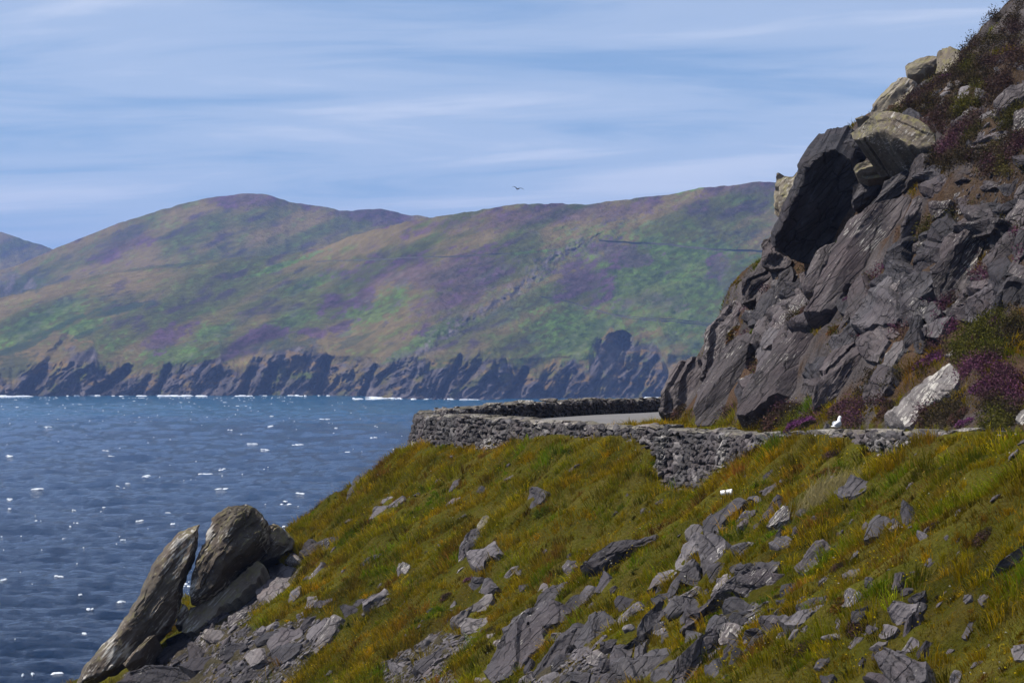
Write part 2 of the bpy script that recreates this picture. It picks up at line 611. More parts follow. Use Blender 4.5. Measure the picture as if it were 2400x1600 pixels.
# ground colours (soil, turf, scree) as vertex colours of the real surfaces
SCREE = [fr('E', [(1440, 560), (1300, 640), (1000, 830), (800, 990), (560, 1180), (380, 1240), (300, 1330), (1400, 1330), (1520, 1130), (1640, 960), (1500, 900), (1300, 960), (1100, 960), (1250, 800), (1440, 640)]),
         fr('F', [(0, 1340), (0, 1180), (200, 1080), (340, 980), (480, 980), (620, 1020), (560, 1100), (450, 1130), (420, 1200), (520, 1340)]),
         fr('F', [(900, 1340), (1060, 1250), (1250, 1120), (1400, 1060), (1620, 1170), (1660, 1230), (1550, 1340)]),
         fr('G', [(480, 780), (560, 700), (720, 700), (800, 690), (720, 800), (640, 830)])]
SCREE_C = [fr('J', [(1150, 600), (1400, 480), (1800, 600), (1800, 1600), (1400, 1560), (1150, 1250), (950, 1150), (800, 1010), (1000, 800)]),
           fr('K', [(560, 140), (720, 0), (1060, 0), (1060, 640), (860, 760), (800, 500), (700, 420), (480, 300)]),
           fr('B', [(1600, 200), (1830, 60), (1900, 120), (1800, 330), (1560, 460), (1450, 430)]),
           fr('B', [(860, 340), (1000, 380), (980, 560), (880, 640), (760, 500)])]


def zone(px, py, polys):
    r = np.zeros(np.shape(px), bool)
    for q in polys:
        r |= in_poly(px, py, q)
    return r


def ground_cols(X, Y, Z, d, dc):
    px, py = proj(X, np.maximum(Y, 20.0), Z)
    n1 = fbm(X / 1.7, Y / 1.7, Z / 1.7, 4, 41)
    n2 = fbm(X / 0.5, Y / 0.5, Z / 0.5, 3, 42)
    turf = np.array([0.060, 0.058, 0.009])[None] * (1 + 0.45 * n1[:, None])  # turf colour darkened so gaps between the blades read as shadow
    soil = np.array([0.070, 0.045, 0.016])[None] * (1 + 0.4 * n2[:, None])
    k = np.clip(0.5 + 1.4 * (n2 + 0.4 * n1), 0, 1)[:, None] * 0.30
    c = turf * (1 - k) + soil * k
    sc = zone(px, py, SCREE)[:, None] & (d[:, None] > 0)
    grav = np.array([0.050, 0.043, 0.036])[None] * (1 + 0.35 * n2[:, None])
    c = np.where(sc, grav * 0.8 + c * 0.2, c)
    cl = (dc > 0.1)[:, None] & (d[:, None] < 0)
    heath = np.array([0.055, 0.036, 0.024])[None] * (1 + 0.5 * n1[:, None])
    rockc = np.array([0.082, 0.073, 0.073])[None] * (1 + 0.5 * n2[:, None])
    w = np.clip(0.5 + 1.6 * n1 + 0.8 * n2, 0, 1)[:, None]
    cc = heath * w + rockc * (1 - w)
    sc2 = zone(px, py, SCREE_C)[:, None]
    cc = np.where(sc2, np.array([0.062, 0.044, 0.031])[None] * (1 + 0.4 * n2[:, None]), cc)
    c = np.where(cl, cc, c)
    return np.clip(c, 0.004, 1)


nx, ny = len(GX), len(GY)
V = np.stack([XX.ravel(), YY.ravel(), ZZ.ravel()], 1)
cols = ground_cols(V[:, 0], V[:, 1], V[:, 2], DD.ravel(), DC.ravel())
ix = np.arange(nx * ny).reshape(ny, nx)
Q = np.stack([ix[:-1, :-1], ix[:-1, 1:], ix[1:, 1:], ix[1:, :-1]], -1).reshape(-1, 4)
dq = DD.ravel()[Q].mean(1)


def submesh(name, V, Q, cols, mat, smooth=True):
    u, inv = np.unique(Q.ravel(), return_inverse=True)
    return mesh_from(name, V[u], inv.reshape(-1, Q.shape[1]), cols[u], mat, smooth)


hill_ob = add('hillside', submesh('hillside', V, Q[dq > -0.05], cols, M_GROUND), kind='structure',
              label='steep grassy slope falling from the roadside wall to the sea')
cliff_ob = add('cliff', submesh('cliff', V, Q[dq <= -0.05], cols, M_GROUND), kind='structure',
               label='rocky heather covered hillside rising above the road')

# ------------------------------------------------------------------ road
def offset_curve(C, off):
    T = np.gradient(C[:, :2], axis=0)
    T /= np.linalg.norm(T, axis=1, keepdims=True)
    Nn = np.stack([-T[:, 1], T[:, 0]], 1)         # left = seaward
    return C[:, :2] + Nn * off, T, Nn


wr = WALLC[2:-1]
offs = np.linspace(-0.2, -5.35, 12)
rv = []
for o in offs:
    xy, T, Nn = offset_curve(wr, o)
    camber = 0.06 * (1 - ((o + 2.8) / 2.6) ** 2)
    rv.append(np.concatenate([xy, (wr[:, 2] - inner_h(wr[:, 1]) + 0.004 + camber)[:, None]], 1))
rv = np.stack(rv, 1)
m_, k_ = rv.shape[:2]
ii = np.arange(m_ * k_).reshape(m_, k_)
rq = np.stack([ii[:-1, :-1], ii[:-1, 1:], ii[1:, 1:], ii[1:, :-1]], -1).reshape(-1, 4)
M_ROAD, t, b = new_mat('asphalt')
g = t.nodes.new('ShaderNodeNewGeometry')
c = ramp(t, noise(t, g.outputs['Position'], 0.8, 6, 0.7), [(0.3, (0.085, 0.082, 0.082)), (0.7, (0.15, 0.143, 0.138))])
c = mixcol(t, ramp(t, noise(t, g.outputs['Position'], 60, 2, 0.5), [(0.35, 0.0), (0.7, 0.5)]), c, (0.20, 0.19, 0.18))
t.links.new(c, b.inputs['Base Color'])
b.inputs['Roughness'].default_value = 0.9
bp = t.nodes.new('ShaderNodeBump')
bp.inputs['Strength'].default_value = 0.4
bp.inputs['Distance'].default_value = 0.01
t.links.new(noise(t, g.outputs['Position'], 80, 2, 0.5), bp.inputs['Height'])
t.links.new(bp.outputs[0], b.inputs['Normal'])
add('road', mesh_from('road', rv.reshape(-1, 3), rq, None, M_ROAD, True), kind='structure')

# ------------------------------------------------------------------ sea
SHORE_D = 2500.0
pyr = np.concatenate([np.linspace(926.5, 990, 120), np.linspace(990, 1640, 330)[1:]])
R_mid = CAMZ * FPX / (pyr - HOR)
R = np.concatenate([[9200, 6500, 4500, 3500, 3000, 2700], R_mid, np.array([450, 380, 300, 220, 150, 90, 40, 5])])
A = np.concatenate([np.linspace(-180, -14, 30), np.linspace(-12, 12, 600), np.linspace(14, 180, 30)])
A[0], A[-1] = -180, 180
RR, AA = np.meshgrid(R, np.radians(A), indexing='ij')
SX = RR * np.sin(AA)
SY = RR * np.cos(AA)
den_ = np.clip((2600 - RR) / 400, 0, 1) * np.clip((RR - 380) / 100, 0, 1) * (np.abs(np.degrees(AA)) < 13)
# wind waves running towards lower left
u = SX * 0.82 + SY * 0.35
v = -SX * 0.35 + SY * 0.82


def wave(x, y):
    r = np.hypot(x, y)
    a = np.degrees(np.arctan2(x, y))
    dn = np.clip((2600 - r) / 400, 0, 1) * np.clip((r - 380) / 100, 0, 1) * (np.abs(a) < 13)
    u_ = x * 0.82 + y * 0.35
    v_ = -x * 0.35 + y * 0.82
    h_ = 1.0 * fbm(x / 22.0, y / 13.0, None, 4, 71, 0.62) + 0.5 * (1 - np.abs(fbm(u_ / 16.0, v_ / 9.0, None, 2, 75)))
    return h_ * dn * np.clip(1400 / np.maximum(r, 1), 0.45, 1)


SZ = wave(SX, SY)
nR, nA = RR.shape
ii = np.arange(nR * nA).reshape(nR, nA)
sq = np.stack([ii[:-1, :-1], ii[:-1, 1:], ii[1:, 1:], ii[1:, :-1]], -1).reshape(-1, 4)
M_SEA, t, b = new_mat('sea_water')
g = t.nodes.new('ShaderNodeNewGeometry')
sp = t.nodes.new('ShaderNodeSeparateXYZ')
t.links.new(g.outputs['Position'], sp.inputs[0])
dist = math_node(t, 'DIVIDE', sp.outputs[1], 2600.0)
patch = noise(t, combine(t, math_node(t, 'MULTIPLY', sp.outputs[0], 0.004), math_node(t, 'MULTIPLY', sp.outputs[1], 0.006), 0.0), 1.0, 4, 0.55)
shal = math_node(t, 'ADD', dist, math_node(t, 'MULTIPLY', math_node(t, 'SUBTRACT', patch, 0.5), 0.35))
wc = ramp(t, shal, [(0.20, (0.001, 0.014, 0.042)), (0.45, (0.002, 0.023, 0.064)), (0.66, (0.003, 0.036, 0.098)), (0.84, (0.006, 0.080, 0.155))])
# wind streak foam: thin, broken, lying across the view
fv = combine(t, math_node(t, 'MULTIPLY', sp.outputs[0], 0.16), math_node(t, 'MULTIPLY', sp.outputs[1], 0.075), 0.0)
fn = noise(t, fv, 1.0, 6, 0.68, 0.4)
foam = ramp(t, fn, [(0.74, 0.0), (0.80, 0.45)])
wc = mixcol(t, foam, wc, (0.36, 0.42, 0.50))
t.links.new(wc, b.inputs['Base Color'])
b.inputs['Roughness'].default_value = 0.10
b.inputs['IOR'].default_value = 1.33
b.inputs['Specular IOR Level'].default_value = 0.25
bv = combine(t, math_node(t, 'MULTIPLY', sp.outputs[0], 0.55), math_node(t, 'MULTIPLY', sp.outputs[1], 0.30), 0.0)
bp = t.nodes.new('ShaderNodeBump')
bp.inputs['Strength'].default_value = 1.0
bp.inputs['Distance'].default_value = 2.4
t.links.new(noise(t, bv, 1.0, 8, 0.70, 0.3), bp.inputs['Height'])
t.links.new(bp.outputs[0], b.inputs['Normal'])
sea = add('sea', mesh_from('sea', np.stack([SX, SY, SZ], -1).reshape(-1, 3), sq[:, ::-1], None, M_SEA, True), kind='structure')

# whitecaps: ragged low mounds of foam lying along the crests
M_FOAM = flat_mat('foam', (0.60, 0.65, 0.70), 0.8, 0.12, 2.0)


def sea_z(x, y):
    return 0.35


fv_, ff_ = [], []
cnt = 0


def foam_patch(x, y, lx, ly, h, seed):
    global cnt
    if seed < 40:      # ride up to the nearest crest
        yy_ = y + np.linspace(-9, 9, 25)
        y = float(yy_[np.argmax(wave(np.full(25, x), yy_))])
    n = 11
    a = np.linspace(0, 2 * np.pi, n, endpoint=False)
    rr = 1 + 0.45 * np.sin(a * 3 + seed) * np.cos(a * 2 + seed * 2.1) + 0.25 * np.sin(a * 5 + seed * 3)
    r = np.random.default_rng(int(seed * 1000)).uniform(0.75, 1.2, n) * rr
    ox = x + np.cos(a) * lx * r
    oy = y + np.sin(a) * ly * r
    ring = np.stack([ox, oy, np.full(n, -0.1)], 1)
    inn = np.stack([x + np.cos(a) * lx * r * 0.6, y + np.sin(a) * ly * r * 0.6, np.full(n, h) + 0.1 * np.sin(a * 4 + seed)], 1)
    cen = np.array([[x, y, h * 1.05]])
    pv_ = np.concatenate([ring, inn, cen])
    pv_[:, 2] += wave(pv_[:, 0], pv_[:, 1])
    fv_.append(pv_)
    i = np.arange(n)
    j = (i + 1) % n
    ff_.append(np.concatenate([np.stack([i, j, j + n], 1), np.stack([i, j + n, i + n], 1), np.stack([i + n, j + n, np.full(n, 2 * n)], 1)]) + cnt)
    cnt += 2 * n + 1


rg = np.random.default_rng(5)
# the conspicuous breakers of the photograph
for (px, py, w) in [(78, 1159, 34), (20, 1172, 14), (28, 1200, 12), (147, 1146, 16), (168, 1200, 8), (347, 1123, 20), (292, 1142, 22), (524, 1155, 22), (670, 1187, 20), (444, 1204, 12), (400, 1206, 12), (412, 1232, 10),
                    (318, 1228, 14), (705, 1165, 16), (732, 1207, 6), (215, 1432, 14), (282, 1420, 20), (130, 1588, 40), (85, 1590, 8), (125, 1365, 16), (187, 1406, 8), (8, 1377, 14), (92, 1222, 6), (262, 1069, 16),
                    (242, 1064, 14), (340, 1069, 14), (700, 1043, 26), (622, 1058, 22), (520, 1103, 14), (108, 1006, 18), (276, 1283, 6), (170, 1238, 10), (60, 1590, 8), (590, 1045, 20), (445, 1370, 16), (190, 1508, 12), (30, 1074, 18),
                    (480, 1115, 24), (235, 1200, 10), (660, 1246, 10), (880, 1030, 14), (820, 1060, 14), (640, 1000, 16), (760, 985, 20), (540, 1010, 14)]:
    Y = CAMZ * FPX / (py - HOR)
    X = (px - 1200) * Y / FPX
    s = Y / FPX
    for q in range(4):
        foam_patch(X + rg.uniform(-0.5, 0.5) * w * s, Y + rg.uniform(-1, 1) * 0.4, w * s * rg.uniform(0.14, 0.36), rg.uniform(0.25, 0.6), rg.uniform(0.10, 0.18), rg.uniform(0, 50))
for i in range(650):
    py = 932 + 668 * rg.random() ** 3.3
    px = rg.uniform(-150, 1150)
    Y = CAMZ * FPX / (py - HOR)
    if fbm(np.array([px / 260.0]), np.array([py / 40.0]), None, 2, 91)[0] < -0.15 + 0.5 * rg.random():
        continue
    X = (px - 1200) * Y / FPX
    s = Y / FPX
    w = rg.uniform(1.0, 2.4) * (2.4 if rg.random() < 0.12 else 1)
    foam_patch(X, Y, w * s * 0.8, rg.uniform(0.12, 0.35), rg.uniform(0.04, 0.10), rg.uniform(0, 50))
# surf along the foot of the far cliffs
for (px0, px1, py0, dens) in [(-40, 75, 928.5, 30), (75, 880, 927.0, 60), (870, 930, 932, 45), (820, 1160, 934.5, 45), (380, 440, 927.5, 20), (1160, 1560, 932, 20)]:
    for i in range(dens):
        px = rg.uniform(px0, px1)
        py = py0 + rg.uniform(-0.7, 1.3)
        Y = CAMZ * FPX / (py - HOR)
        foam_patch((px - 1200) * Y / FPX, Y, rg.uniform(0.8, 4.5), rg.uniform(1.0, 3), rg.uniform(0.15, 0.7), rg.uniform(0, 50))
add('whitecaps', mesh_from('whitecaps', np.concatenate(fv_), np.concatenate(ff_), None, M_FOAM, True), kind='stuff',
    label='white foam of breaking wave crests and surf on the sea', cat='foam')

# ------------------------------------------------------------------ far hills
def hill_cols(px, py, kind, cliffw, nseed):
    a_ = px * 0.92 - py * 0.39          # along the lie of the slopes (up to the right)
    b_ = px * 0.39 + py * 0.92
    n1 = fbm(a_ / 210.0, b_ / 42.0, None, 4, nseed)
    n2 = fbm(a_ / 44.0, b_ / 15.0, None, 4, nseed + 9)
    n3 = fbm(a_ / 11.0, b_ / 6.0, None, 3, nseed + 14)
    olive = np.array([0.0795, 0.0832, 0.0227])
    tan = np.array([0.1249, 0.0946, 0.0393])
    green = np.array([0.0643, 0.1097, 0.0197])
    heath = np.array([0.060, 0.034, 0.058])
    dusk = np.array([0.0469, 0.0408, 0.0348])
    w = np.clip(0.5 + 1.5 * n1, 0, 1)[:, None]
    base = olive * (1 - w) + tan * w
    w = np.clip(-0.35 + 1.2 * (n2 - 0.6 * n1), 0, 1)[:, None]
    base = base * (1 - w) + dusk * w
    G = np.zeros(px.size)
    Hh = np.zeros(px.size)
    Dk = np.zeros(px.size)
    rag = 0.42 * n2 + 0.34 * n3
    for (cx, cy, rx, ry, ang, amt, typ) in PATCH:
        ca, sa = math.cos(ang), math.sin(ang)
        dx = px - cx
        dy = py - cy
        e = np.sqrt(((dx * ca + dy * sa) / rx) ** 2 + ((-dx * sa + dy * ca) / ry) ** 2)
        g_ = amt * np.clip((1.12 - e + rag) * 2.6, 0, 1)
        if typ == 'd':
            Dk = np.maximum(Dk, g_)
        elif typ == 'g':
            G = np.maximum(G, g_)
        else:
            Hh = np.maximum(Hh, g_)
    Hh = np.clip(Hh * 0.85 + 0.35 * np.clip(n2 + 0.8 * n3 - 0.45, 0, 1), 0, 0.92)
    G = np.clip(G * 0.9 + 0.5 * np.clip(-n2 + 0.6 * n3 - 0.45, 0, 1), 0, 0.95)
    base = base * (1 - G[:, None]) + green * (1 + 0.35 * n3[:, None]) * G[:, None]
    base = base * (1 - Hh[:, None]) + heath * (1 + 0.3 * n3[:, None]) * Hh[:, None]
    base = base * (1 + 0.13 * n3[:, None] + 0.10 * n2[:, None] + 0.22 * n1[:, None])
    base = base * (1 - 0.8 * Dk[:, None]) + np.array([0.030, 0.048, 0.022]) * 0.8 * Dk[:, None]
    rk = fbm((px + 0.6 * py) / 12.0, (py - px * 0.2) / 34.0, None, 4, nseed + 20)
    rock = np.array([0.072, 0.063, 0.066])[None] * (1 + 0.65 * rk[:, None])
    cw = np.clip(cliffw, 0, 1)[:, None]
    return np.clip(base * (1 - cw) + rock * cw, 0.01, 1)


def S(x, y):   # frame H / I helper
    return x, y


def hp(f, x, y):
    ox, oy, s = FR[f]
    return ox + x / s, oy + y / s


PATCH = []
for (f, x, y, rx, ry, ang, amt, typ) in [
        ('H', 1270, 445, 190, 13, -0.33, 1.0, 'g'), ('H', 200, 690, 240, 60, -0.25, 0.8, 'g'), ('H', 385, 715, 110, 30, -0.3, 0.9, 'g'), ('H', 60, 760, 160, 40, -0.3, .8, 'g'),
        ('H', 800, 840, 190, 50, -0.1, 0.8, 'g'), ('H', 980, 740, 90, 50, -0.3, 0.7, 'g'), ('H', 1700, 640, 150, 60, -0.4, .8, 'g'), ('H', 1420, 520, 160, 26, -0.3, .6, 'g'),
        ('H', 1350, 690, 140, 40, -0.3, .6, 'g'), ('H', 2250, 470, 90, 16, -0.5, .9, 'g'), ('H', 1900, 800, 160, 26, -0.6, .8, 'g'), ('H', 500, 800, 90, 40, -.4, .5, 'g'),
        ('H', 1540, 610, 80, 50, -0.3, 1.0, 'h'), ('H', 1200, 760, 130, 38, -0.3, 1.0, 'h'), ('H', 1680, 590, 60, 50, 0, .9, 'h'), ('H', 760, 770, 130, 50, -0.3, .9, 'h'), ('H', 1570, 710, 70, 24, -.4, 1.0, 'h'),
        ('H', 1440, 740, 60, 20, 0, .9, 'h'), ('H', 1860, 480, 300, 70, -0.1, .7, 'h'), ('H', 2120, 570, 260, 90, -0.4, .75, 'h'), ('H', 560, 340, 160, 60, -0.5, .7, 'h'), ('H', 1150, 130, 300, 40, 0.05, .7, 'h'),  # heather tone on the rounded hill's left flank stands in for cloud shadow
        ('H', 1700, 205, 250, 40, 0.1, .7, 'h'), ('H', 900, 900, 120, 26, -.2, .5, 'h'), ('H', 1130, 820, 120, 30, -.3, .6, 'h'),
        ('I', 1080, 610, 150, 130, 0.3, 1.0, 'h'), ('I', 1320, 460, 180, 70, 0.2, .8, 'h'), ('I', 1860, 530, 70, 70, 0, .8, 'h'), ('I', 1960, 620, 140, 50, 0, .5, 'h'), ('I', 1500, 720, 150, 50, 0, .35, 'h'),
        ('I', 900, 250, 700, 60, -0.1, .6, 'h'), ('I', 2000, 100, 260, 40, -0.1, .7, 'h'), ('I', 430, 560, 350, 110, -0.2, .7, 'h'),
        ('I', 1500, 600, 620, 260, 0.1, .75, 'g'), ('I', 1700, 440, 420, 50, 0.08, .9, 'g'), ('I', 1100, 890, 330, 170, 0.2, .8, 'g'), ('I', 800, 450, 170, 9, -0.1, 1.0, 'g'), ('I', 620, 560, 100, 18, -0.5, .9, 'g'),
        ('I', 1700, 860, 250, 60, .05, .8, 'g'), ('I', 1660, 110, 110, 12, -0.15, 1.0, 'g'), ('I', 2055, 98, 18, 12, 0, 1.0, 'g'), ('I', 300, 880, 160, 40, -.6, .8, 'g'), ('I', 60, 700, 120, 90, -.6, .7, 'g'),
        ('I', 1900, 960, 300, 80, 0, .7, 'g'),
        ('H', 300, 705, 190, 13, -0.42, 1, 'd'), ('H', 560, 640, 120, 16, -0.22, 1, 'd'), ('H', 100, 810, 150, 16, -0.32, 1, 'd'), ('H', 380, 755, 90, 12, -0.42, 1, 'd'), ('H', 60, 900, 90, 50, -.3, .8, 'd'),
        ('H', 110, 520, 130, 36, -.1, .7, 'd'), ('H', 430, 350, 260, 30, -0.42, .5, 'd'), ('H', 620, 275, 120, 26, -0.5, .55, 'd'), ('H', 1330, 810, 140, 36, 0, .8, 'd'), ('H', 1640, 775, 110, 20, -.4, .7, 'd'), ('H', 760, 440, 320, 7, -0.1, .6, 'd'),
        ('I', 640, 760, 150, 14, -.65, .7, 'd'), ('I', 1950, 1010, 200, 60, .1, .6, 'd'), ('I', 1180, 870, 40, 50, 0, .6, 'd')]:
    X_, Y_ = hp(f, x, y)
    s_ = FR[f][2]
    PATCH.append((X_, Y_, rx / s_, ry / s_, ang, amt, typ))

ridge2 = np.array([hp('H', *q) for q in [(-3200, 820), (-1800, 760), (-700, 700), (-300, 640), (0, 582), (250, 522), (450, 478), (700, 440), (1000, 405), (1300, 385), (1480, 355), (1600, 305), (1750, 262), (1960, 216)]] +
                  [hp('I', *q) for q in [(245, 262), (500, 222), (740, 182), (950, 182), (1110, 186), (1300, 165), (1600, 125), (1760, 92), (1900, 85), (2050, 62), (2180, 66), (2352, 82), (2700, 70), (3300, 120), (4600, 330), (6000, 720), (7400, 1010)]])
ridge2 = ridge2[np.argsort(ridge2[:, 0])]
clifftop = np.array([(-400, 880), (0, 880), (30, 905), (51, 852), (100, 825), (168, 803), (219, 795), (232, 850), (280, 870), (330, 874), (357, 867), (388, 870), (434, 846), (485, 831), (515, 829), (524, 858), (561, 864), (587, 840), (612, 820), (663, 800),
                     (755, 800), (768, 846), (816, 851), (867, 845), (918, 849), (969, 829), (1020, 852), (1071, 840), (1138, 818), (1170, 822), (1219, 863), (1261, 868), (1304, 842), (1346, 851), (1380, 872), (1400, 800), (1440, 762), (1480, 785), (1538, 806), (1563, 862), (1623, 846), (1700, 842), (1850, 850), (2200, 850)], float)
water2 = np.array([(-400, 928), (0, 928.5), (300, 927), (800, 927), (860, 929), (900, 934), (1000, 936), (1150, 936), (1250, 934), (1500, 932), (2200, 931)], float)
cpx = np.concatenate([np.arange(-1500, -120, 14.0), np.arange(-120, 1900, 2.6), np.arange(1900, 3900, 14.0)])
nv = 260
vv = np.linspace(0, 1, nv)
pyw = np.interp(cpx, water2[:, 0], water2[:, 1])
pyc = np.interp(cpx, clifftop[:, 0], clifftop[:, 1]) + 6 * fbm(cpx / 16.0, cpx * 0, None, 3, 51)
pyr_ = np.interp(cpx, ridge2[:, 0], ridge2[:, 1]) + 1.3 * fbm(cpx / 18.0, cpx * 0, None, 3, 52)
D0 = CAMZ * FPX / (pyw - HOR)
vc = 0.26
vC = np.clip(vv / vc, 0, 1)[:, None]
vH = np.clip((vv - vc) / (1 - vc), 0, 1)[:, None]
PY = pyw[None] * (1 - vC) + pyc[None] * vC
PY = PY * (1 - vH) + pyr_[None] * vH
PY = np.where(vv[:, None] <= vc, pyw[None] + (pyc - pyw)[None] * vC, pyc[None] + (pyr_ - pyc)[None] * vH)
PX = np.broadcast_to(cpx[None], PY.shape)
Dr = D0 + 480 + 300 * np.clip((1000 - cpx) / 1000, 0, 1)

def gsm(a, sg):
    n_ = int(3 * sg)
    kk_ = np.exp(-0.5 * (np.arange(-n_, n_ + 1) / sg) ** 2)
    return np.convolve(np.pad(a, n_, mode='edge'), kk_ / kk_.sum(), 'valid')


pyc_s, D0s, pyr_s, Drs = gsm(pyc, 60), gsm(D0, 12), gsm(pyr_, 20), gsm(Dr, 30)
tA = np.clip((pyw[None] - PY) / (pyw - pyc_s)[None], 0, 1)
tB = np.clip((pyc_s[None] - PY) / (pyc_s - pyr_s)[None], 0, 1.1)
DEP = D0s[None] + 36 * tA + (Drs - D0s - 36)[None] * tB
# bedding ribs in the cliffs, leaning to the right as they rise
rib = fbm((PX + 0.6 * PY) / 52.0, PY / 80.0, None, 4, 61, 0.5)
rib2 = 1 - np.abs(fbm((PX + 0.55 * PY) / 24.0, PY / 50.0, None, 3, 63, 0.5)) * 1.6
cw = np.clip((PY - (pyc[None] - 10 + 6 * fbm((PX + 0.6 * PY) / 26.0, PY / 40.0, None, 4, 64))) / 34.0, 0, 1)
qa = (PX + 0.6 * PY + 16 * fbm(PX / 70.0, PY / 60.0, None, 3, 62)) / 40.0
ridg = 1 - 1.5 * np.abs(fbm(qa, PY / 200.0, None, 5, 59, 0.6))
nohol = 1 - np.exp(-(((PX - 1415) / 34) ** 2 + ((PY - 825) / 55) ** 2))
DEP = DEP - nohol * cw ** 1.5 * (8 * ridg + 9 * rib + 3.2 * fbm((PX + 0.6 * PY) / 12.0, PY / 13.0, None, 4, 60, 0.6)) * np.clip((940 - PY) / 30, 0.35, 1)
DEP = DEP + (1 - cw) * (15 * fbm(PX / 150.0 + PY / 200.0, PY / 95.0 - PX / 300, None, 3, 65, 0.33) + 2.0 * fbm(PX / 26.0, PY / 18.0, None, 3, 66)) * np.clip(vH * 6, 0, 1) * np.clip((1.02 - vH) * 8, 0, 1)


def seg_side(px, py, pts):
    """distance to a photo polyline, with sign (+ = right of the descending line)"""
    best = np.full(px.shape, 1e9)
    sg = np.zeros(px.shape)
    for (a, b_) in zip(pts[:-1], pts[1:]):
        dx, dy = b_[0] - a[0], b_[1] - a[1]
        t_ = np.clip(((px - a[0]) * dx + (py - a[1]) * dy) / (dx * dx + dy * dy), 0, 1)
        ex = px - a[0] - t_ * dx
        ey = py - a[1] - t_ * dy
        d_ = np.hypot(ex, ey)
        m_ = d_ < best
        best[m_] = d_[m_]
        sg[m_] = np.sign(dx * ey - dy * ex)[m_]
    return best, sg


spur = [hp('I', *q) for q in [(1090, 395), (940, 470), (820, 580), (700, 680), (560, 760), (440, 830), (330, 920), (180, 1010), (60, 1080)]]
sdist, ss = seg_side(PX, PY, spur)
sp_r = np.where(ss < 0, sdist, 1e9)    # lower-right side
sp_l = np.where(ss >= 0, sdist, 1e9)
DEP = DEP - 8 * np.exp(-(sp_l / 40.0)) - 8 * np.exp(-(sp_r / 26.0)) + 2 * np.exp(-((sp_r - 30) / 22.0) ** 2)
DEP = DEP - 3.5 * np.exp(-(sdist / 14.0)) * fbm(PX / 6.0, PY / 6.0, None, 3, 74)
spurw = np.clip(np.exp(-(sdist / 13.0)) * 1.3 * np.clip(0.55 + 1.1 * fbm(PX / 8, PY / 8, None, 3, 67), 0, 1), 0, 1)
for (gx0, gy0, gx1, gy1, wd, dp) in [(640, 860, 620, 925, 12, 45), (300, 870, 215, 925, 12, 45), (160, 790, 60, 920, 14, 40), (395, 860, 365, 925, 8, 32), (880, 860, 850, 925, 9, 30), (1230, 870, 1190, 930, 9, 35), (1330, 880, 1310, 930, 8, 30), (590, 870, 570, 925, 9, 40), (770, 840, 745, 925, 8, 35), (1080, 840, 1030, 930, 8, 35)]:
    gd, gs = seg_side(PX, PY, [(gx0, gy0), (gx1, gy1)])
    wdx = wd * (1 + 0.3 * fbm(PX / 14.0, PY / 14.0, None, 2, 68))
    DEP = DEP + 0.8 * dp * np.clip(1.25 - gd / wdx, 0, 1)
cliffw = np.clip(cw * 1.35 - 0.30 - 1.3 * np.clip(fbm((PX + 0.5 * PY) / 48.0, PY / 60.0, None, 3, 73) + 0.1, 0, 1) * np.clip((908 - PY) / 26, 0, 1) + 0.9 * fbm(PX / 26.0 + PY / 40, PY / 22.0, None, 4, 69) * (cw > 0.001), 0, 1)
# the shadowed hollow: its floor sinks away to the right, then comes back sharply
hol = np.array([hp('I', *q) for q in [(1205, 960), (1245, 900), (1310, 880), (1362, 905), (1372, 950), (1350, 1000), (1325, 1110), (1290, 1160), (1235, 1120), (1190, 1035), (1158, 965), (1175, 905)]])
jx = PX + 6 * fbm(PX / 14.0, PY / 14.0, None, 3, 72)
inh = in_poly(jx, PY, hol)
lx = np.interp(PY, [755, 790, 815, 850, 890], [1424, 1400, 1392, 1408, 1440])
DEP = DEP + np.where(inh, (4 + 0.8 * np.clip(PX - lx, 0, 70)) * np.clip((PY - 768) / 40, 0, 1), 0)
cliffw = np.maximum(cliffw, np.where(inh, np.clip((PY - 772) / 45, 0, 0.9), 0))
cliffw = np.maximum(cliffw, spurw)
spurf = spurw.ravel()[:, None]
HX = (PX - 1200) * DEP / FPX
HZ = CAMZ - (PY - HOR) * DEP / FPX
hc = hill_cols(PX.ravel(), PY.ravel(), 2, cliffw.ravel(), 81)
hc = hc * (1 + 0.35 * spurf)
# tawny lichen on some sunlit ribs
tl = np.clip(fbm(PX / 30.0, PY / 14.0, None, 3, 70) - 0.42, 0, 1).ravel() * 3 * (cw.ravel() > 0.3) * (PY.ravel() < 915)
hc = hc * (1 - np.clip(tl, 0, .7)[:, None]) + np.array([0.16, 0.105, 0.04])[None] * np.clip(tl, 0, .7)[:, None]


def sheet(name, HX, HY, HZ, cols, label, back=260):
    """photo-side slope plus a falling back slope"""
    h, w = HX.shape
    HX = np.concatenate([HX[:1], HX, HX[-1:] * 1.04, HX[-1:] * 1.12])
    HY = np.concatenate([HY[:1] + 3, HY, HY[-1:] + back * 0.4, HY[-1:] + back])
    HZ = np.concatenate([HZ[:1] * 0 - 3.5, HZ, HZ[-1:] - back * 0.10, HZ[-1:] - back * 0.45])
    c = cols.reshape(h, w, 3)
    c = np.concatenate([c[:1], c, c[-1:], c[-1:]])
    H_, W_ = HX.shape
    ii = np.arange(H_ * W_).reshape(H_, W_)
    q = np.stack([ii[:-1, :-1], ii[:-1, 1:], ii[1:, 1:], ii[1:, :-1]], -1).reshape(-1, 4)
    return add(name, mesh_from(name, np.stack([HX, HY, HZ], -1).reshape(-1, 3), q, c.reshape(-1, 3), M_HILL, True), kind='structure', label=label)


sheet('headland', HX, DEP, HZ, hc, 'heather and grass headland with dark sea cliffs across the bay')
H2 = (cpx, PX, PY, DEP)


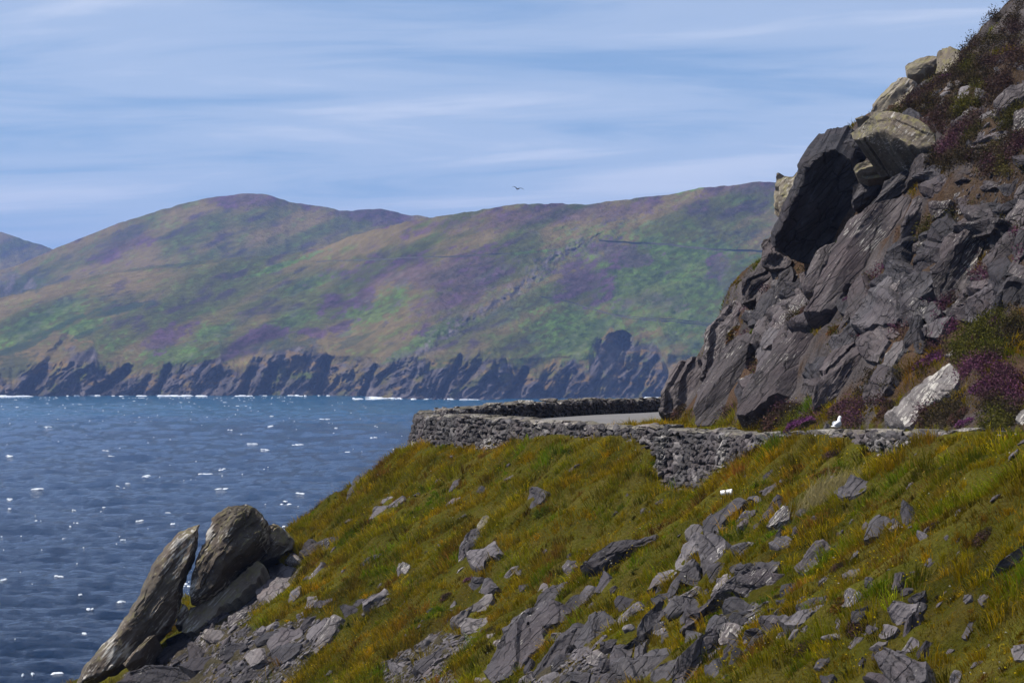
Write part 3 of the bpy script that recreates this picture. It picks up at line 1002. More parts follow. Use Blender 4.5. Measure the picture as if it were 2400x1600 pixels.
def simple_hill(name, ridge, Db, Dt, drop, label, seed):
    ridge = np.array(ridge)
    px = np.arange(ridge[0, 0], ridge[-1, 0], 4.0)
    pr = np.interp(px, ridge[:, 0], ridge[:, 1])
    kk = np.ones(5) / 5
    pr = np.convolve(np.pad(pr, 2, mode='edge'), kk, 'valid') + 1.2 * fbm(px / 20.0, px * 0, None, 3, seed)
    v = np.linspace(0, 1, 130)[:, None]
    PYh = (pr[None] + drop) * (1 - v) + pr[None] * v
    PXh = np.broadcast_to(px[None], PYh.shape)
    D = Db + (Dt - Db) * v + 34 * fbm(PXh / 190.0 + PYh / 200, PYh / 120.0 - PXh / 300, None, 3, seed + 1, 0.33) * np.clip((1.02 - v) * 6, 0, 1) + 0 * PXh
    D = D + 3 * fbm(PXh / 24.0, PYh / 14.0, None, 3, seed + 2) * np.clip((1.02 - v) * 6, 0, 1)
    cwv = np.zeros(PXh.size)
    if seed == 101:   # crags low on the left shoulder
        gx, gy = hp('H', 60, 520)
        e = ((PXh.ravel() - gx) / 90) ** 2 + ((PYh.ravel() - gy) / 34) ** 2
        cwv = np.clip((1.3 - e) * 0.8, 0, 1) * np.clip(0.5 + 1.2 * fbm(PXh.ravel() / 10, PYh.ravel() / 14, None, 3, 111), 0, 1)
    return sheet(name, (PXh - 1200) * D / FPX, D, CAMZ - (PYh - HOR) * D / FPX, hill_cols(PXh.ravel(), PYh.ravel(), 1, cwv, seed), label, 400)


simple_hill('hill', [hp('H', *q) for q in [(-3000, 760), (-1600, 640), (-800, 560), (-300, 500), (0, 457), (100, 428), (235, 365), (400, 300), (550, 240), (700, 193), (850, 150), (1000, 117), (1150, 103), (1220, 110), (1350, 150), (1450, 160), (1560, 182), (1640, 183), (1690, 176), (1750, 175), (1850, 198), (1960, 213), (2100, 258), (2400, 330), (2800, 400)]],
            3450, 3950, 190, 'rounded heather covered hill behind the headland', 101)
simple_hill('distant_hill', [hp('H', *q) for q in [(-3000, 480), (-1800, 380), (-900, 300), (-500, 240), (-200, 255), (0, 280), (100, 315), (200, 344), (240, 362), (330, 400), (500, 460), (700, 520)]],
            5200, 5600, 130, 'distant hill slope at the far left', 201)

# stone field walls on the headland
M_FWALL = flat_mat('field_wall_stone', (0.075, 0.072, 0.060), 0.9, 0.3, 0.6)


def hill_depth(px, py):
    i = int(np.argmin(np.abs(cpx - px)))
    col = PY[:, i]
    order = np.argsort(col)
    return np.interp(py, col[order], DEP[:, i][order])


def field_wall(pts, h, label):
    pts = resample([(a, b_, 0) for a, b_ in pts], 6.0)
    q = []
    for (px, py, _) in pts:
        py = py + 1.2 * math.sin(px * 0.031) + 0.8 * math.sin(px * 0.11 + 1)
        Dp = hill_depth(px, py) - 0.6
        q.append(P(px, py, Dp))
    q = np.array(q)
    q = np.stack([np.convolve(np.pad(q[:, i], 2, mode='edge'), np.ones(5) / 5, 'valid') for i in range(3)], 1)
    n = len(q)
    hh = h * (1 + 0.2 * fbm(np.arange(n) / 3.0, np.zeros(n), None, 2, 5))
    off = np.array([0, 0.9, 0])
    o0 = q[0].copy()
    q = q - o0
    v = np.concatenate([q - off + [0, 0, -1.2], q - off + np.stack([hh * 0, hh * 0, hh], 1), q + off + np.stack([hh * 0, hh * 0, hh], 1), q + off + [0, 0, -3.0]])
    i = np.arange(n - 1)
    f = np.concatenate([np.stack([i + a * n, i + 1 + a * n, i + 1 + (a + 1) * n, i + (a + 1) * n], 1) for a in range(3)])
    add('field_wall', mesh_from('field_wall', v, f, None, M_FWALL), loc=o0, label=label, cat='wall', group='field walls on the headland')


field_wall([hp('I', *q) for q in [(1180, 388), (1300, 392), (1500, 405), (1700, 424), (1900, 438), (2100, 448), (2300, 456)]], 0.9, 'dark stone wall crossing the headland above the bright green field')
field_wall([hp('I', *q) for q in [(860, 690), (1000, 718), (1150, 765), (1300, 800), (1450, 822), (1620, 836), (1800, 850), (1950, 858)]], 0.5, 'low wall along the coast track above the dark gully of the headland')
field_wall([hp('I', *q) for q in [(1250, 788), (1350, 800), (1500, 815), (1650, 826), (1830, 842)]], 0.4, 'short upper wall beside the coast track on the headland')
field_wall([hp('H', *q) for q in [(1450, 420), (1600, 412), (1800, 404), (2000, 396), (2200, 388), (2352, 382)]], 0.5, 'faint boundary wall running level across the middle of the headland')
# ------------------------------------------------------------------ rocks
MASK = []          # photo polygons covered by rocks: no turf grows there


def rock_mesh(name, poly, t, n=None, fac=None, dr=None, ledge=0.7, Y=None, mat=None, seed=0, lift=0.0, facets=3, sub=None, depth_back=None, flat=0.35, rough=1.0, tilt=(0, 0)):
    """traced outline -> real slab or boulder: bedded in the terrain, thickness t (m)"""
    rgk = np.random.default_rng(seed + 1000)
    poly = np.asarray(poly, float)
    c2 = poly.mean(0)
    inner = c2 + (poly - c2) * 0.5
    samp = np.concatenate([poly, inner, c2[None]])
    H = cast(samp[:, 0], samp[:, 1])
    ok = ~np.isnan(H[:, 0])
    if Y == 'auto':
        Y = float(np.nanquantile(H[:, 1], 0.12)) - 0.25 if ok.any() else 110.2
    if Y is not None:
        C = P(c2[0], c2[1], Y)
        nn = np.array(n, float)
        nn /= np.linalg.norm(nn)
        offmax = 0.0
    else:
        Hk = H[ok]
        med = np.median(Hk[:, 1])
        Hk = Hk[np.abs(Hk[:, 1] - med) < 6]
        C = Hk.mean(0)
        tn = tnormal(Hk[:, 0], Hk[:, 1]).mean(0)
        U, Sg, Vt = np.linalg.svd(Hk - C)
        ln = Vt[2] * np.sign(Vt[2] @ tn + 1e-9)
        nn = 0.5 * ln + 0.5 * tn
        if n is not None:
            nn = np.array(n, float)
        nn = nn / np.linalg.norm(nn) + np.array([tilt[0], 0, tilt[1]]) + rgk.normal(0, 0.16, 3) * (1 if n is None else 0.4)
        nn /= np.linalg.norm(nn)
        view = C - np.array([0, 0, CAMZ])
        view /= np.linalg.norm(view)
        if nn @ view > -0.28:      # keep the face turned enough to the front to be traced on
            nn = nn - view * (0.28 + nn @ view)
            nn /= np.linalg.norm(nn)
        sgn = (Hk - C) @ nn
        offmax = float(np.clip(np.quantile(sgn, 0.8), 0, 0.6))
    # resample outline
    per = np.concatenate([poly, poly[:1]])
    seg = np.hypot(*np.diff(per, axis=0).T)
    Ls = np.concatenate([[0], np.cumsum(seg)])
    npt = int(np.clip(Ls[-1] / 5.0, 16, 150)) if sub is None else sub
    u_ = np.linspace(0, Ls[-1], npt, endpoint=False)
    out = np.stack([np.interp(u_, Ls, per[:, 0]), np.interp(u_, Ls, per[:, 1])], 1)
    size = math.sqrt(max(1.0, 0.5 * abs(np.sum(per[:-1, 0] * per[1:, 1] - per[1:, 0] * per[:-1, 1]))))
    jit = rgk.normal(0, min(1.6, 0.014 * size + 0.3), out.shape)
    out += 0.5 * jit + 0.5 * np.roll(jit, 1, axis=0)
    plane_p = C + nn * (offmax * 0.9 + 0.16 * t + lift) if Y is None else C + nn * lift
    org = np.array([0, 0, CAMZ])

    def onplane(px):
        dirs = np.stack([(px[:, 0] - 1200) / FPX, np.ones(len(px)), -(px[:, 1] - HOR) / FPX], 1)
        k_ = ((plane_p - org) @ nn) / (dirs @ nn)
        return org + dirs * k_[:, None]
    O = onplane(out)
    Cc = O.mean(0)
    # axes in the plane
    U, Sg, Vt = np.linalg.svd(O - Cc)
    a = Vt[0]
    bax = np.cross(nn, a)
    la = (O - Cc) @ a
    lb = (O - Cc) @ bax
    ha = np.abs(la).max()
    hb = np.abs(lb).max()
    tgt = Cc + a[None] * np.clip(la, -0.55 * ha, 0.55 * ha)[:, None]
    K = max(4, min(20, int(npt / 6)))
    rings = []
    rv_ = np.linspace(0, 1, K + 1)[1:]
    # side wall down into the ground
    dback = depth_back if depth_back is not None else (offmax * 2 + t * 1.2 + 0.15)
    for s_ in (1.0, 0.5):
        sh = 1.0 + 0.04 * (1 if depth_back is None else -2.5) * s_
        rings.append(Cc + (O - Cc) * sh - nn * dback * s_ + rgk.normal(0, 0.012 * t, O.shape))
    rings.append(O)
    drv = np.array([0.62, -0.1, -0.78])
    drv = drv - nn * (drv @ nn)
    drv /= np.linalg.norm(drv)
    drx = np.abs((O - Cc) @ drv).max()
    dr_f0, dr_g = dr if dr is not None else (rgk.uniform(0.5, 0.9), rgk.uniform(0.5, 1.6))
    facs = fac if fac is not None else [(rgk.uniform(-1, 1) * 1.9, rgk.uniform(-1, 1) * 2.3, rgk.uniform(0.45, 0.9)) for _ in range(facets)]
    for r in rv_:
        p = O * (1 - r) + tgt * r
        e = min(r / flat, 1.0)
        h = t * 0.55 * (1 - (1 - e) ** 1.7) * np.ones(len(p))
        x_ = ((p - Cc) @ a) / ha
        y_ = ((p - Cc) @ bax) / hb
        hmin = np.full(len(p), 9.0)
        for (fa, fb, f0) in facs:
            hmin = np.minimum(hmin, f0 + fa * x_ * 0.55 + fb * y_ * 0.55)
        wdr = ((p - Cc) @ drv) / drx
        hmin = np.minimum(hmin, dr_f0 - dr_g * wdr)
        h = np.minimum(h, t * 0.75 * np.maximum(hmin, 0.02))
        # bedding steps
        nz = fbm(x_ * ha * 0.45 + seed, y_ * hb * 1.5, np.full(len(p), seed * 0.37), 3, seed % 97)
        yb = y_ * hb / (0.10 + 0.10 * hb) + 0.7 * vnoise(x_ * ha * 0.9, x_ * 0 + seed, None, seed % 31)
        ks = np.floor(yb)
        led = _hash(ks, ks * 0 + seed, ks * 0, 5)
        h = h + ledge * t * 0.15 * led * min(1, 2.5 * r)
        nz = 0.45 * nz + 0.55 * np.round(nz * 2.6 + 0.4 * x_) / 2.6
        h = h + rough * (0.10 * t + 0.010) * nz * min(1, 2.2 * r)
        p = p + nn[None] * h[:, None]
        rings.append(p)
    R_ = np.stack(rings)
    nr = len(R_)
    # three-dimensional roughness
    flatv = R_.reshape(-1, 3)
    fr_ = 1.0 / max(0.12, 0.45 * hb)
    disp = np.stack([fbm(flatv[:, 0] * fr_ * 2, flatv[:, 1] * fr_ * 2, flatv[:, 2] * fr_ * 2, 3, 200 + seed % 50 + q) for q in range(3)], 1)
    flatv = flatv + disp * min(0.03, 0.035 * hb) * rough
    cenv = flatv[-npt:].mean(0)
    verts = np.concatenate([flatv, cenv[None]])
    idx = np.arange(nr * npt).reshape(nr, npt)
    nxt = np.roll(idx, -1, axis=1)
    q = np.stack([idx[:-1], nxt[:-1], nxt[1:], idx[1:]], -1).reshape(-1, 4)
    area = np.sum(out[:, 0] * np.roll(out[:, 1], -1) - np.roll(out[:, 0], -1) * out[:, 1])
    tri = np.concatenate([q[:, [0, 1, 2]], q[:, [0, 2, 3]], np.stack([idx[-1], nxt[-1], np.full(npt, nr * npt)], 1)])
    if area > 0:
        tri = tri[:, ::-1]
    base = Cc - nn * dback * 0.6
    base = np.array([Cc[0], Cc[1], flatv[:, 2].min() * 0.5 + Cc[2] * 0.5])
    me = mesh_from(name, verts - base, tri, None, mat, True)
    me.set_sharp_from_angle(angle=math.radians(32))
    MASK.append(c2 + (poly - c2) * 1.06 + np.array([0, 3.0]))
    return me, base


def covered(x, y):
    for m_ in MASK:
        if m_[:, 0].min() < x < m_[:, 0].max() and m_[:, 1].min() < y < m_[:, 1].max() and in_poly(np.array([x]), np.array([y]), m_)[0]:
            return True
    return False


SEED = [0]
LABELS = {}


def slope_rock(f, pts, label, t=None, mat=None, name='boulder', **kw):
    SEED[0] += 1
    poly = fr(f, pts)
    if t is None:
        w = math.sqrt(abs(0.5 * np.sum(poly[:, 0] * np.roll(poly[:, 1], -1) - np.roll(poly[:, 0], -1) * poly[:, 1])))
        t = float(np.clip(0.72 * w / 100.0, 0.10, 0.85))
    me, base = rock_mesh(name, poly, t, mat=mat or M_SLATE, seed=SEED[0], **kw)
    assert label not in LABELS, label
    LABELS[label] = 1
    return add(name, me, loc=base, label=label, cat='rock', group='grey rocks on the grassy slope')


def cliff_rock(f, pts, t=None, mat=None, name='rock_slab', label=None, **kw):
    SEED[0] += 1
    poly = fr(f, pts)
    if t is None:
        w = math.sqrt(abs(0.5 * np.sum(poly[:, 0] * np.roll(poly[:, 1], -1) - np.roll(poly[:, 0], -1) * poly[:, 1])))
        t = float(np.clip(0.75 * w / 90.0, 0.14, 0.95))
    me, base = rock_mesh(name, poly, t, mat=mat or M_CLIFF, seed=SEED[0], **kw)
    return add(name, me, parent=cliff_ob, loc=base, label=label)


# ---- standing rocks at the edge of the slope
slope_rock('E', [(830, 328), (826, 400), (806, 520), (766, 620), (722, 730), (714, 800), (700, 890), (665, 960), (625, 1020), (560, 1080), (470, 1170), (330, 1250), (220, 1300), (60, 1340), (110, 1220), (150, 1170), (250, 1060), (340, 970), (400, 860), (480, 720), (540, 590), (620, 470), (700, 390), (770, 350)],
           'tall pointed brown standing rock leaning right at the edge above the sea', t=1.5, mat=M_STAND, name='standing_stone', Y=97.5, n=(0.04, -0.99, 0.08), depth_back=1.5, flat=0.5, fac=[(0.1, 1.2, 0.85), (0.0, -1.0, 0.85), (0.9, 0.2, 0.9), (-0.8, 0.5, 0.95)], dr=(0.95, 0.4), ledge=0.25)
slope_rock('E', [(905, 350), (915, 300), (965, 270), (985, 250), (1080, 235), (1170, 235), (1215, 270), (1250, 330), (1240, 400), (1220, 460), (1160, 540), (1080, 590), (1010, 660), (990, 720), (900, 790), (790, 830), (778, 800), (792, 700), (824, 580), (862, 450)],
           'broad round topped brown standing rock right of the pointed one', t=1.5, mat=M_STAND, name='standing_stone', Y=97.8, n=(-0.10, -0.95, 0.28), depth_back=1.5, flat=0.22, fac=[(0.2, 0.9, 0.9), (-0.2, -0.9, 0.85), (1.0, 0.0, 0.9), (-1.0, 0.4, 0.9)], dr=(0.95, 0.3), ledge=0.2)
slope_rock('E', [(1225, 480), (1240, 400), (1260, 340), (1300, 335), (1350, 370), (1405, 425), (1400, 480), (1330, 520), (1240, 560), (1180, 590)],
           'pale topped rock tucked behind the right shoulder of the round standing rock', t=0.9, mat=M_LICH, name='standing_stone', Y=99.0, n=(-0.1, -0.95, 0.25), depth_back=1.2, flat=0.6)
slope_rock('E', [(780, 850), (900, 800), (1000, 730), (1090, 650), (1190, 560), (1230, 580), (1170, 690), (1070, 780), (960, 850), (880, 930), (800, 990), (715, 1000), (735, 930)],
           'sloping brown ledge beneath the round standing rock', t=0.25, mat=M_LICH, name='standing_stone', Y=97.6, n=(-0.42, -0.68, 0.6), depth_back=0.6, flat=0.25, dr=(0.95, 0.2), ledge=0.3)
slope_rock('E', [(680, 950), (700, 890), (725, 820), (750, 830), (770, 870), (735, 940)],
           'small brown rock wedged in the gap between the two standing rocks', t=0.4, mat=M_STAND, name='standing_stone', Y=97.6, n=(0, -0.9, 0.3), depth_back=1.0)
slope_rock('E', [(360, 1190), (420, 1120), (520, 1020), (560, 1010), (510, 1080), (470, 1150), (380, 1210)],
           'low lichened shoulder at the foot of the pointed standing rock', t=0.35, mat=M_STAND, Y=96.3, n=(-0.2, -0.85, 0.5), depth_back=1.2)

# ---- scree slabs below the standing rocks
for (pts, lab, mt) in [
    ([(300, 1330), (400, 1240), (600, 1195), (720, 1210), (820, 1250), (885, 1250), (760, 1335)], 'large flat grey slab at the bottom edge left of centre', None),
    ([(1250, 590), (1420, 580), (1432, 620), (1350, 700), (1285, 725), (1260, 650)], 'smooth purple grey block right of the round standing rock', None),
    ([(1170, 745), (1260, 670), (1290, 725), (1410, 650), (1400, 700), (1270, 820), (1190, 800)], 'pale split slab just below the smooth purple grey block', M_PALE),
    ([(1345, 585), (1410, 505), (1440, 540), (1420, 578)], 'pale narrow shard above the smooth purple grey block', M_PALE),
    ([(1430, 505), (1520, 420), (1542, 450), (1480, 505), (1440, 530)], 'dark pointed slab on the skyline side of the slope right of the standing rocks', M_DARK),
    ([(1440, 535), (1600, 432), (1690, 405), (1685, 430), (1560, 495), (1460, 540)], 'long thin grey slab beside the dark pointed slab', None),
    ([(1180, 560), (1200, 530), (1310, 505), (1290, 540), (1220, 600), (1180, 600)], 'dark flat slab touching the right foot of the round standing rock', M_DARK),
    ([(1070, 720), (1180, 670), (1240, 670), (1160, 740), (1080, 765)], 'dark grey slab under the ledge of the round standing rock', M_DARK),
    ([(1150, 680), (1220, 610), (1235, 650), (1175, 690)], 'small dark wedge between ledge and purple block', M_DARK),
    ([(990, 860), (1060, 790), (1180, 740), (1190, 790), (1090, 850), (1010, 900)], 'jumbled grey slab at the head of the scree by the ledge', None),
    ([(860, 930), (940, 870), (1020, 880), (1000, 930), (900, 960)], 'grey slab at the foot of the ledge of the standing rocks', None),
    ([(850, 880), (905, 880), (880, 940), (850, 940)], 'small upright brown block against the ledge of the standing rocks', M_STAND),
    ([(835, 1020), (880, 990), (980, 985), (1005, 1040), (900, 1062)], 'light grey flat slab in the middle of the left scree', M_PALE),
    ([(620, 1050), (700, 1010), (830, 960), (830, 1000), (740, 1040), (650, 1060)], 'thin dark slab at the upper left of the left scree', M_DARK),
    ([(555, 1175), (640, 1110), (760, 1030), (792, 1080), (680, 1130), (590, 1190)], 'long dark slab leaning at the left end of the scree', M_DARK),
    ([(650, 1182), (740, 1120), (772, 1130), (700, 1175)], 'small dark slab under the long leaning one at the left scree end', M_DARK),
    ([(760, 1040), (800, 1060), (872, 1110), (830, 1185), (760, 1172)], 'blocky dark stone beside the long leaning slab', M_DARK),
    ([(700, 1195), (800, 1170), (920, 1150), (900, 1200), (800, 1235)], 'dark slab lying on the large flat slab at the bottom edge', M_DARK),
    ([(940, 1155), (1010, 1080), (1110, 1058), (1122, 1090), (1020, 1145), (960, 1170)], 'grey wedge shaped rock in the centre of the left scree', None),
    ([(1092, 1150), (1230, 1090), (1228, 1160), (1150, 1207)], 'flat diamond shaped light grey slab in the left scree', M_PALE),
    ([(1240, 1085), (1350, 990), (1470, 958), (1462, 1010), (1350, 1082), (1270, 1118)], 'large brownish slab slanting up right in the left scree', None),
    ([(1270, 1152), (1400, 1062), (1455, 1058), (1442, 1112), (1350, 1185), (1290, 1185)], 'dark rounded slab directly below the large brownish one', M_DARK),
    ([(1480, 1022), (1560, 950), (1645, 908), (1632, 962), (1560, 1035), (1500, 1052)], 'dark boulder against the long pale slab edge', None),
    ([(1495, 1145), (1580, 1040), (1680, 898), (1712, 905), (1625, 1045), (1540, 1125)], 'long pale smooth slab edge at the right side of the left scree', M_PALE),
    ([(1160, 1050), (1250, 1010), (1400, 950), (1370, 1000), (1240, 1060), (1180, 1080)], 'thin dark slab above the large brownish one', M_DARK),
    ([(1170, 1030), (1230, 960), (1310, 925), (1300, 950), (1230, 1010)], 'slim grey shard pointing up right above the left scree', None),
    ([(1020, 1290), (1100, 1250), (1230, 1230), (1210, 1260), (1110, 1310), (1040, 1325)], 'brown grey slab at the bottom edge of the left scree', None),
    ([(1370, 820), (1390, 740), (1452, 708), (1440, 765), (1400, 815)], 'narrow upright grey slab in the grass right of the left scree', None),
    ([(1540, 842), (1580, 800), (1648, 785), (1640, 805), (1570, 845)], 'flat grey slab in grass above the dark boulder', None),
    ([(1470, 850), (1500, 790), (1550, 770), (1555, 800), (1510, 845)], 'small grey rock left of the flat grey slab in grass', None),
    ([(1480, 690), (1540, 610), (1600, 560), (1600, 590), (1540, 660)], 'thin pale ridge of rock in grass below the long thin slab', M_PALE),
    ([(1690, 842), (1770, 832), (1818, 862), (1812, 898), (1720, 913)], 'black block at the left of the split dark slabs in the grass', M_DARK),
    ([(1770, 830), (1800, 790), (1842, 790), (1822, 862)], 'small black upright stone on the split dark slabs', M_DARK),
    ([(1828, 812), (1880, 770), (1980, 738), (2005, 750), (1900, 812), (1830, 862)], 'greenish grey flat slab leaning on the black block', None),
    ([(1820, 885), (1930, 792), (2008, 783), (1992, 808), (1880, 865), (1830, 895)], 'light brown slab under the greenish grey one', M_PALE),
    ([(2038, 602), (2080, 568), (2122, 590), (2100, 642), (2042, 652)], 'small pale rounded boulder alone in the upper left grass', M_PALE),
    ([(1865, 312), (1920, 230), (1962, 215), (1992, 222), (1950, 275)], 'striped grey slab high on the left grass near the skyline', None),
    ([(1935, 212), (1980, 165), (2018, 163), (2008, 200)], 'small stone stacked on the striped slab near the skyline', None),
    ([(1985, 245), (2030, 195), (2090, 160), (2085, 185), (2030, 230)], 'thin slab right of the striped slab near the skyline', None),
    ([(1725, 190), (1780, 50), (1800, 28), (1815, 55), (1790, 115), (1740, 190)], 'narrow dark rock standing out on the left skyline of the slope', None),
    ([(2140, 1255), (2240, 1150), (2358, 1055), (2358, 1095), (2290, 1155), (2200, 1240)], 'black knife edged slab in the middle scree', M_DARK),
    ([(1985, 1192), (2050, 1183), (2112, 1200), (2122, 1232), (2030, 1245)], 'grey block left of the black knife edged slab', None),
    ([(2148, 1112), (2200, 1060), (2300, 1008), (2292, 1040), (2230, 1062), (2190, 1112)], 'pale thin slab above the black knife edged slab', M_PALE),
    ([(1420, 895), (1470, 865), (1480, 880), (1440, 905)], 'small flat stone in grass left of the dark boulder', None),
    ([(1800, 590), (1880, 540), (1950, 510), (1930, 535), (1850, 585)], 'low grey ledge in grass left of the small pale boulder', None),
]:
    slope_rock('E', pts, lab, mat=mt)

for (pts, lab, mt) in [
    ([(840, 1022), (828, 980), (960, 870), (1130, 800), (1180, 798), (1288, 808), (1292, 850), (1200, 932), (1130, 965), (1100, 1055), (1000, 1140), (960, 1195), (870, 1275), (760, 1330), (675, 1255), (720, 1190), (790, 1120), (860, 1060)], 'huge brown grey slab at the bottom centre', None),
    ([(1000, 862), (1100, 740), (1200, 640), (1262, 618), (1250, 665), (1170, 775), (1060, 835)], 'long brown rock strip rising from the top of the huge slab', None),
    ([(515, 492), (525, 420), (580, 320), (640, 250), (655, 255), (660, 330), (600, 405), (550, 492)], 'dark upright slab in the centre left grass', None),
    ([(640, 250), (715, 163), (727, 190), (690, 262), (655, 300)], 'rough lichened top stone of the dark upright slab', M_LICH),
    ([(580, 485), (640, 430), (770, 340), (782, 390), (822, 432), (740, 485), (650, 555), (600, 535)], 'angular grey boulder beside the dark upright slab', None),
    ([(1365, 582), (1500, 450), (1580, 370), (1650, 340), (1760, 340), (1882, 294), (1882, 330), (1790, 392), (1690, 442), (1620, 482), (1530, 562), (1440, 585)], 'long tapering grey slab in the middle of the grass', None),
    ([(1440, 702), (1480, 640), (1540, 560), (1582, 600), (1572, 662), (1500, 695)], 'grey shard below the long tapering slab', None),
    ([(985, 62), (1010, 0), (1100, -12), (1142, 8), (1080, 82), (1040, 97)], 'square brown grey boulder alone in the upper middle grass', None),
    ([(1003, 110), (1020, 80), (1065, 85), (1050, 125), (1015, 132)], 'small stone beneath the square boulder', None),
    ([(1228, 522), (1260, 480), (1332, 478), (1342, 510), (1280, 585), (1260, 575)], 'rounded grey boulder left of the long tapering slab', None),
    ([(1368, 532), (1400, 480), (1465, 490), (1420, 545)], 'small lichened stone touching the long tapering slab', M_LICH),
    ([(580, 645), (620, 600), (702, 598), (690, 655), (650, 695), (600, 675)], 'black block with purple heather on its left', M_DARK),
    ([(655, 700), (700, 640), (740, 600), (785, 660), (700, 715)], 'grey stone leaning on the black heather block', None),
    ([(458, 925), (540, 850), (620, 790), (700, 712), (747, 703), (752, 740), (700, 822), (600, 845), (540, 935)], 'long pale slab below the black heather block', M_PALE),
    ([(533, 977), (550, 930), (620, 885), (717, 868), (712, 912), (640, 975), (560, 985)], 'greenish grey angular block below the long pale slab', M_PALE),
    ([(1015, 1265), (1100, 1160), (1200, 1080), (1290, 990), (1422, 898), (1432, 932), (1330, 1022), (1280, 1092), (1200, 1185), (1120, 1255), (1050, 1298)], 'long narrow grey ridge slab right of the huge slab', None),
    ([(1310, 1055), (1350, 980), (1480, 900), (1560, 868), (1602, 890), (1592, 932), (1480, 995), (1400, 1065), (1340, 1085)], 'thick dark slab at the upper end of the narrow ridge slab', M_DARK),
    ([(1148, 1235), (1180, 1180), (1282, 1108), (1293, 1130), (1220, 1215), (1160, 1255)], 'small tilted slab under the narrow ridge slab', None),
    ([(1598, 935), (1620, 890), (1700, 810), (1780, 768), (1788, 800), (1710, 855), (1640, 915)], 'smooth pale slab in grass right of the thick dark slab', M_PALE),
    ([(1743, 985), (1770, 930), (1840, 850), (1930, 738), (1955, 780), (1930, 855), (1850, 935), (1790, 985)], 'dark flat faced slab left of the central outcrop', M_DARK),
    ([(2008, 545), (2010, 490), (2050, 430), (2060, 370), (2160, 320), (2212, 308), (2165, 420), (2100, 475), (2060, 545)], 'left block of the tall central outcrop', None),
    ([(2165, 365), (2200, 320), (2300, 298), (2352, 340), (2342, 432), (2290, 515), (2240, 565), (2195, 605), (2180, 485)], 'right block of the tall central outcrop', None),
    ([(1948, 745), (1990, 650), (2060, 550), (2180, 518), (2192, 645), (2080, 620), (2010, 705), (1970, 785)], 'rounded lower slab of the tall central outcrop', None),
    ([(2078, 335), (2100, 288), (2170, 240), (2212, 250), (2202, 310), (2110, 345)], 'pale top slab of the tall central outcrop', M_PALE),
    ([(1813, 715), (1870, 630), (1890, 570), (1980, 538), (2022, 560), (1960, 625), (1880, 655)], 'brown grey slab left of the tall central outcrop', None),
    ([(1928, 875), (1960, 800), (2010, 750), (2090, 700), (2150, 650), (2183, 660), (2172, 702), (2060, 745), (2000, 805)], 'cream coloured ribbon of rock below the central outcrop', M_PALE),
    ([(1548, 1320), (1600, 1250), (1720, 1200), (1850, 1100), (1930, 1078), (1992, 1090), (1960, 1155), (1900, 1235), (1830, 1300), (1700, 1330)], 'large layered dark boulder at the bottom edge right of centre', M_DARK),
    ([(1985, 1330), (2060, 1200), (2110, 1110), (2180, 1020), (2260, 968), (2335, 980), (2312, 1062), (2200, 1155), (2130, 1265), (2060, 1335)], 'big smooth brown grey slab at the bottom edge right of the layered boulder', None),
    ([(1838, 1320), (1900, 1235), (1970, 1200), (2050, 1130), (2092, 1118), (2050, 1185), (1950, 1320)], 'dark slab squeezed between layered boulder and smooth slab', M_DARK),
    ([(1390, 1185), (1420, 1110), (1480, 1088), (1533, 1130), (1522, 1162), (1440, 1195)], 'pale angular block at the bottom between ridge slab and layered boulder', M_PALE),
    ([(1438, 1255), (1480, 1190), (1560, 1158), (1645, 1200), (1600, 1245), (1520, 1265)], 'grey slab just below the pale angular block', None),
    ([(1288, 1155), (1330, 1110), (1432, 1068), (1422, 1092), (1330, 1175)], 'flat grey slab behind the pale angular block', None),
    ([(1415, 1330), (1430, 1262), (1562, 1250), (1542, 1330)], 'dark block cut by the bottom edge left of the layered boulder', M_DARK),
    ([(1200, 1330), (1220, 1270), (1330, 1240), (1420, 1250), (1400, 1330)], 'dark shattered rock at the bottom edge below the ridge slab', M_DARK),
    ([(1090, 1330), (1110, 1290), (1210, 1250), (1200, 1300), (1160, 1330)], 'light grey rock at the bottom edge left of the shattered rock', None),
    ([(920, 1330), (960, 1290), (1030, 1255), (1040, 1300), (1000, 1330)], 'pale slab at the bottom edge under the narrow ridge slab', M_PALE),
    ([(620, 1320), (640, 1290), (700, 1280), (720, 1320)], 'small pale stone at the bottom edge left of the huge slab', M_PALE),
    ([(83, 545), (120, 493), (183, 510), (150, 575)], 'pale wedge stone alone in the left middle grass', M_PALE),
    ([(820, 605), (860, 550), (932, 508), (922, 542), (850, 605)], 'small pale sloping stone right of the black heather block', M_PALE),
    ([(918, 695), (930, 660), (992, 638), (1003, 655), (950, 695)], 'little grey stone above the long brown strip', None),
    ([(1058, 695), (1080, 650), (1132, 638), (1122, 685)], 'little pale stone beside the long brown strip', M_PALE),
    ([(208, 1105), (240, 1060), (310, 1028), (343, 1040), (260, 1105)], 'flat pale stone above the middle scree', M_PALE),
    ([(428, 1095), (440, 1060), (483, 1058), (483, 1092)], 'small cube shaped pale stone in the middle scree', M_PALE),
    ([(483, 1125), (500, 1080), (553, 1068), (548, 1102)], 'pale round stone right of the cube shaped one', M_PALE),
    ([(1718, 1165), (1730, 1080), (1790, 1040), (1853, 1008), (1832, 1052), (1760, 1155)], 'brown slab in grass above the layered boulder', None),
    ([(690, 1030), (710, 990), (775, 975), (760, 1010), (720, 1035)], 'pale stone under a brown cushion beside the huge slab', M_PALE),
    ([(748, 1065), (755, 1035), (830, 1012), (825, 1035), (770, 1070)], 'small cream stone touching the huge slab', M_PALE),
    ([(1130, 1030), (1200, 980), (1300, 955), (1290, 985), (1190, 1030)], 'thin grey slab between huge slab and ridge slab', None),
    ([(450, 820), (460, 780), (495, 755), (490, 800), (470, 825)], 'small grey stone left of the long pale slab', None),
]:
    slope_rock('F', pts, lab, mat=mt)

